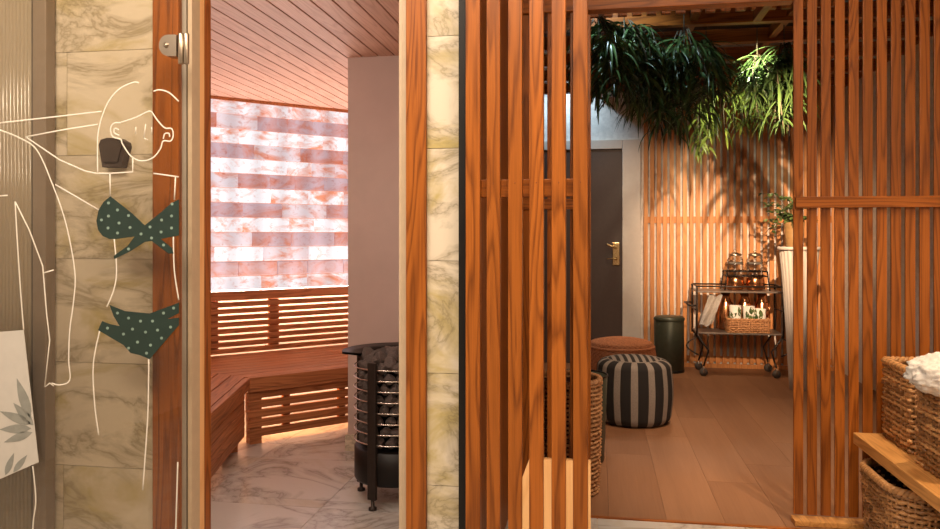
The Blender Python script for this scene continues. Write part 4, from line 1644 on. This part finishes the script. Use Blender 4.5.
# lower shelf : copper bottles at the back, wicker tray with packets
ZL = zs1 + 0.0145
for k, (dx_, lb) in enumerate(((-0.15, 'left'), (0.01, 'middle'), (0.155, 'right'))):
    c = thing('copper_jug', (spx.x + dx_, CL.y + 0.095, ZL), 'tall copper jug at the back of the lower shelf, %s of three' % lb, 'jug', 'copper jugs on the lower shelf')
    mb = MB(); mb.lathe([(0, 0), (0.055, 0), (0.068, 0.02), (0.07, 0.14), (0.055, 0.24), (0.035, 0.29), (0.04, 0.32), (0.036, 0.32), (0.03, 0.29), (0, 0.25)], seg=32); mb.build('body', M['copper'], c)
    mb = MB(); mb.tube([(0.03, -0.035, 0.25), (0.045, -0.085, 0.24), (0.045, -0.088, 0.17), (0.03, -0.058, 0.11)], 0.006, 8); mb.build('handle', M['copper'], c)
tw = at_z(748, 236, cz + 0.05)
t = thing('wicker_tray', (tw.x, CL.y - 0.075, ZL), 'low tan wicker tray of leafy cups on the lower cart shelf', 'tray')
woven(t, {'n': 44, 'f': rrect(0.165, 0.085, 0.02)}, 0.0, 0.105, 7, M['wicker_tan'], 0.005, 0.006, seedk=9)
mb = MB(); mb.box((-0.155, -0.075, 0.05), (0.155, 0.075, 0.058)); mb.build('false_floor', M['wicker_tan'], t)
TL = Vector(t.location)
for k, (dx_, dy_, rz_, lb) in enumerate(((-0.10, -0.005, 0.3, 'leftmost'), (0.012, -0.005, -0.2, 'middle'), (0.10, -0.015, 0.5, 'rightmost'))):
    c = thing('leaf_cup', (TL.x + dx_, TL.y + dy_, TL.z + 0.0585), 'white cup with green leaf pattern, %s of three in the wicker tray' % lb, 'cup', 'leaf patterned cups in the tray', rz=rz_)
    hh = (0.17, 0.165, 0.145)[k]
    mb = MB(); mb.lathe([(0, 0), (0.041, 0), (0.045, 0.004), (0.049, hh), (0.046, hh), (0.036, 0.008), (0, 0.008)], seg=28); mb.build('body', M['cloth_white'], c)
    mb = MB()
    rr = random.Random(k + 50)
    for q in range(18):
        a0 = rr.uniform(0, 2 * pi); z0 = rr.uniform(0.03, hh - 0.03); tl = rr.uniform(-0.9, 0.9)
        pts = leafp(0, 0, tl + pi / 2, 0.06, 0.014)
        out_, in_ = [], []
        for (aa, bb) in pts:
            r_ = 0.0415 + 0.0045 * (z0 + bb) / hh
            zz = min(max(z0 + bb - 0.02, 0.006), hh - 0.004)
            an = a0 + aa / 0.042
            r_ = 0.045 + 0.004 * zz / hh
            out_.append(((r_ + 0.0015) * cos(an), (r_ + 0.0015) * sin(an), zz)); in_.append(((r_ - 0.0005) * cos(an), (r_ - 0.0005) * sin(an), zz))
        m_ = len(out_)
        mb.add(out_ + in_, [list(range(m_))] + [[i, (i + 1) % m_, m_ + (i + 1) % m_, m_ + i] for i in range(m_)])
    mb.build('leaf_print', M['leaf_small'], c)
# towel hanging at the left of the cart, over the side rail
tp = at_z(705, 236, cz)
bm = bmesh.new()
gx, gy = 10, 18
vs = {}
for i in range(gx + 1):
    for j in range(gy + 1):
        u, v = i / gx, j / gy
        x_ = -0.06 + 0.11 * u + 0.08 * (1 - v)
        z_ = 0.69 - 0.26 * v + 0.012 * sin(u * 9)
        y_ = -0.02 + 0.018 * sin(u * 11 + v * 3) + 0.02 * v
        vs[i, j] = bm.verts.new((x_, y_, z_))
for i in range(gx):
    for j in range(gy):
        bm.faces.new((vs[i, j], vs[i + 1, j], vs[i + 1, j + 1], vs[i, j + 1]))
bmesh.ops.solidify(bm, geom=bm.faces[:], thickness=0.012)
mb = MB(); mb.bm(bm, 0, True)
o = mb.build('hand_towel', M['cloth_white'], None, (at_z(708, 236, cz).x, CL.y - hd + 0.06, 0))
tag(o, 'pale towel draped slantwise at the left end of the bar cart', 'towel')

# ------------------------------------------------------------------ white fluted pedestal with potted plant
pp = at_z(799, 236, 5.95)
PHt = at_z(785, 247, 5.8).z
t = thing('pedestal', (pp.x, pp.y, 0), 'white fluted round side table with a plant behind the right screen', 'table')
mb = MB()
verts, faces = [], []
seg = 96
for z, rad in ((0.0, 0.068), (0.10, 0.072), (PHt * 0.4, 0.092), (PHt * 0.75, 0.118), (PHt - 0.025, 0.142)):
    for k in range(seg):
        a = 2 * pi * k / seg
        r_ = rad + 0.005 * cos(k * 2 * pi / 4)
        verts.append((r_ * cos(a), r_ * sin(a), z))
for i in range(4):
    for k in range(seg):
        faces.append([i * seg + k, i * seg + (k + 1) % seg, (i + 1) * seg + (k + 1) % seg, (i + 1) * seg + k])
faces.append(list(range(seg)))
mb.add(verts, faces, 0, True)
mb.build('fluted_base', M['frame_white'], t)
mb = MB(); mb.lathe([(0, PHt - 0.025), (0.155, PHt - 0.025), (0.16, PHt - 0.02), (0.16, PHt - 0.004), (0.156, PHt), (0, PHt)], seg=48); mb.build('top', M['frame_white'], t)
t = thing('potted_plant', (pp.x - 0.045, pp.y - 0.04, PHt + 0.0005), 'small leafy plant in ochre pot on the white fluted table', 'plant')
mb = MB(); mb.lathe([(0, 0), (0.055, 0), (0.06, 0.006), (0.075, 0.19), (0.07, 0.19), (0.066, 0.16), (0, 0.16)], seg=32); mb.build('pot', M['pot'], t)
rr = random.Random(31)
lf, stm = MB(), MB()
for s_ in range(38):
    a = rr.uniform(0, 2 * pi)
    tip = Vector((cos(a), sin(a), 0)) * rr.uniform(0.05, 0.22) + Vector((-0.03, 0, rr.uniform(0.10, 0.42)))
    pts = [Vector((0.01 * cos(a), 0.01 * sin(a), 0.15))]
    mid = Vector((tip.x * 0.5, tip.y * 0.5, max(0.24, tip.z)))
    pts += [mid, tip]
    stm.tube(pts, 0.002, 5)
    for q in range(9):
        u = rr.uniform(0.25, 1)
        p = pts[0].lerp(mid, min(1, u * 2)) if u < 0.5 else mid.lerp(tip, (u - 0.5) * 2)
        aa = rr.uniform(0, 2 * pi)
        leaf_blade(lf, p, (cos(aa), sin(aa), rr.uniform(-0.3, 0.6)), rr.uniform(0.03, 0.055), rr.uniform(0.016, 0.026), 0.15, rr)
stm.build('stems', M['stem'], t)
lf.build('foliage', M['leaf_small'], t)
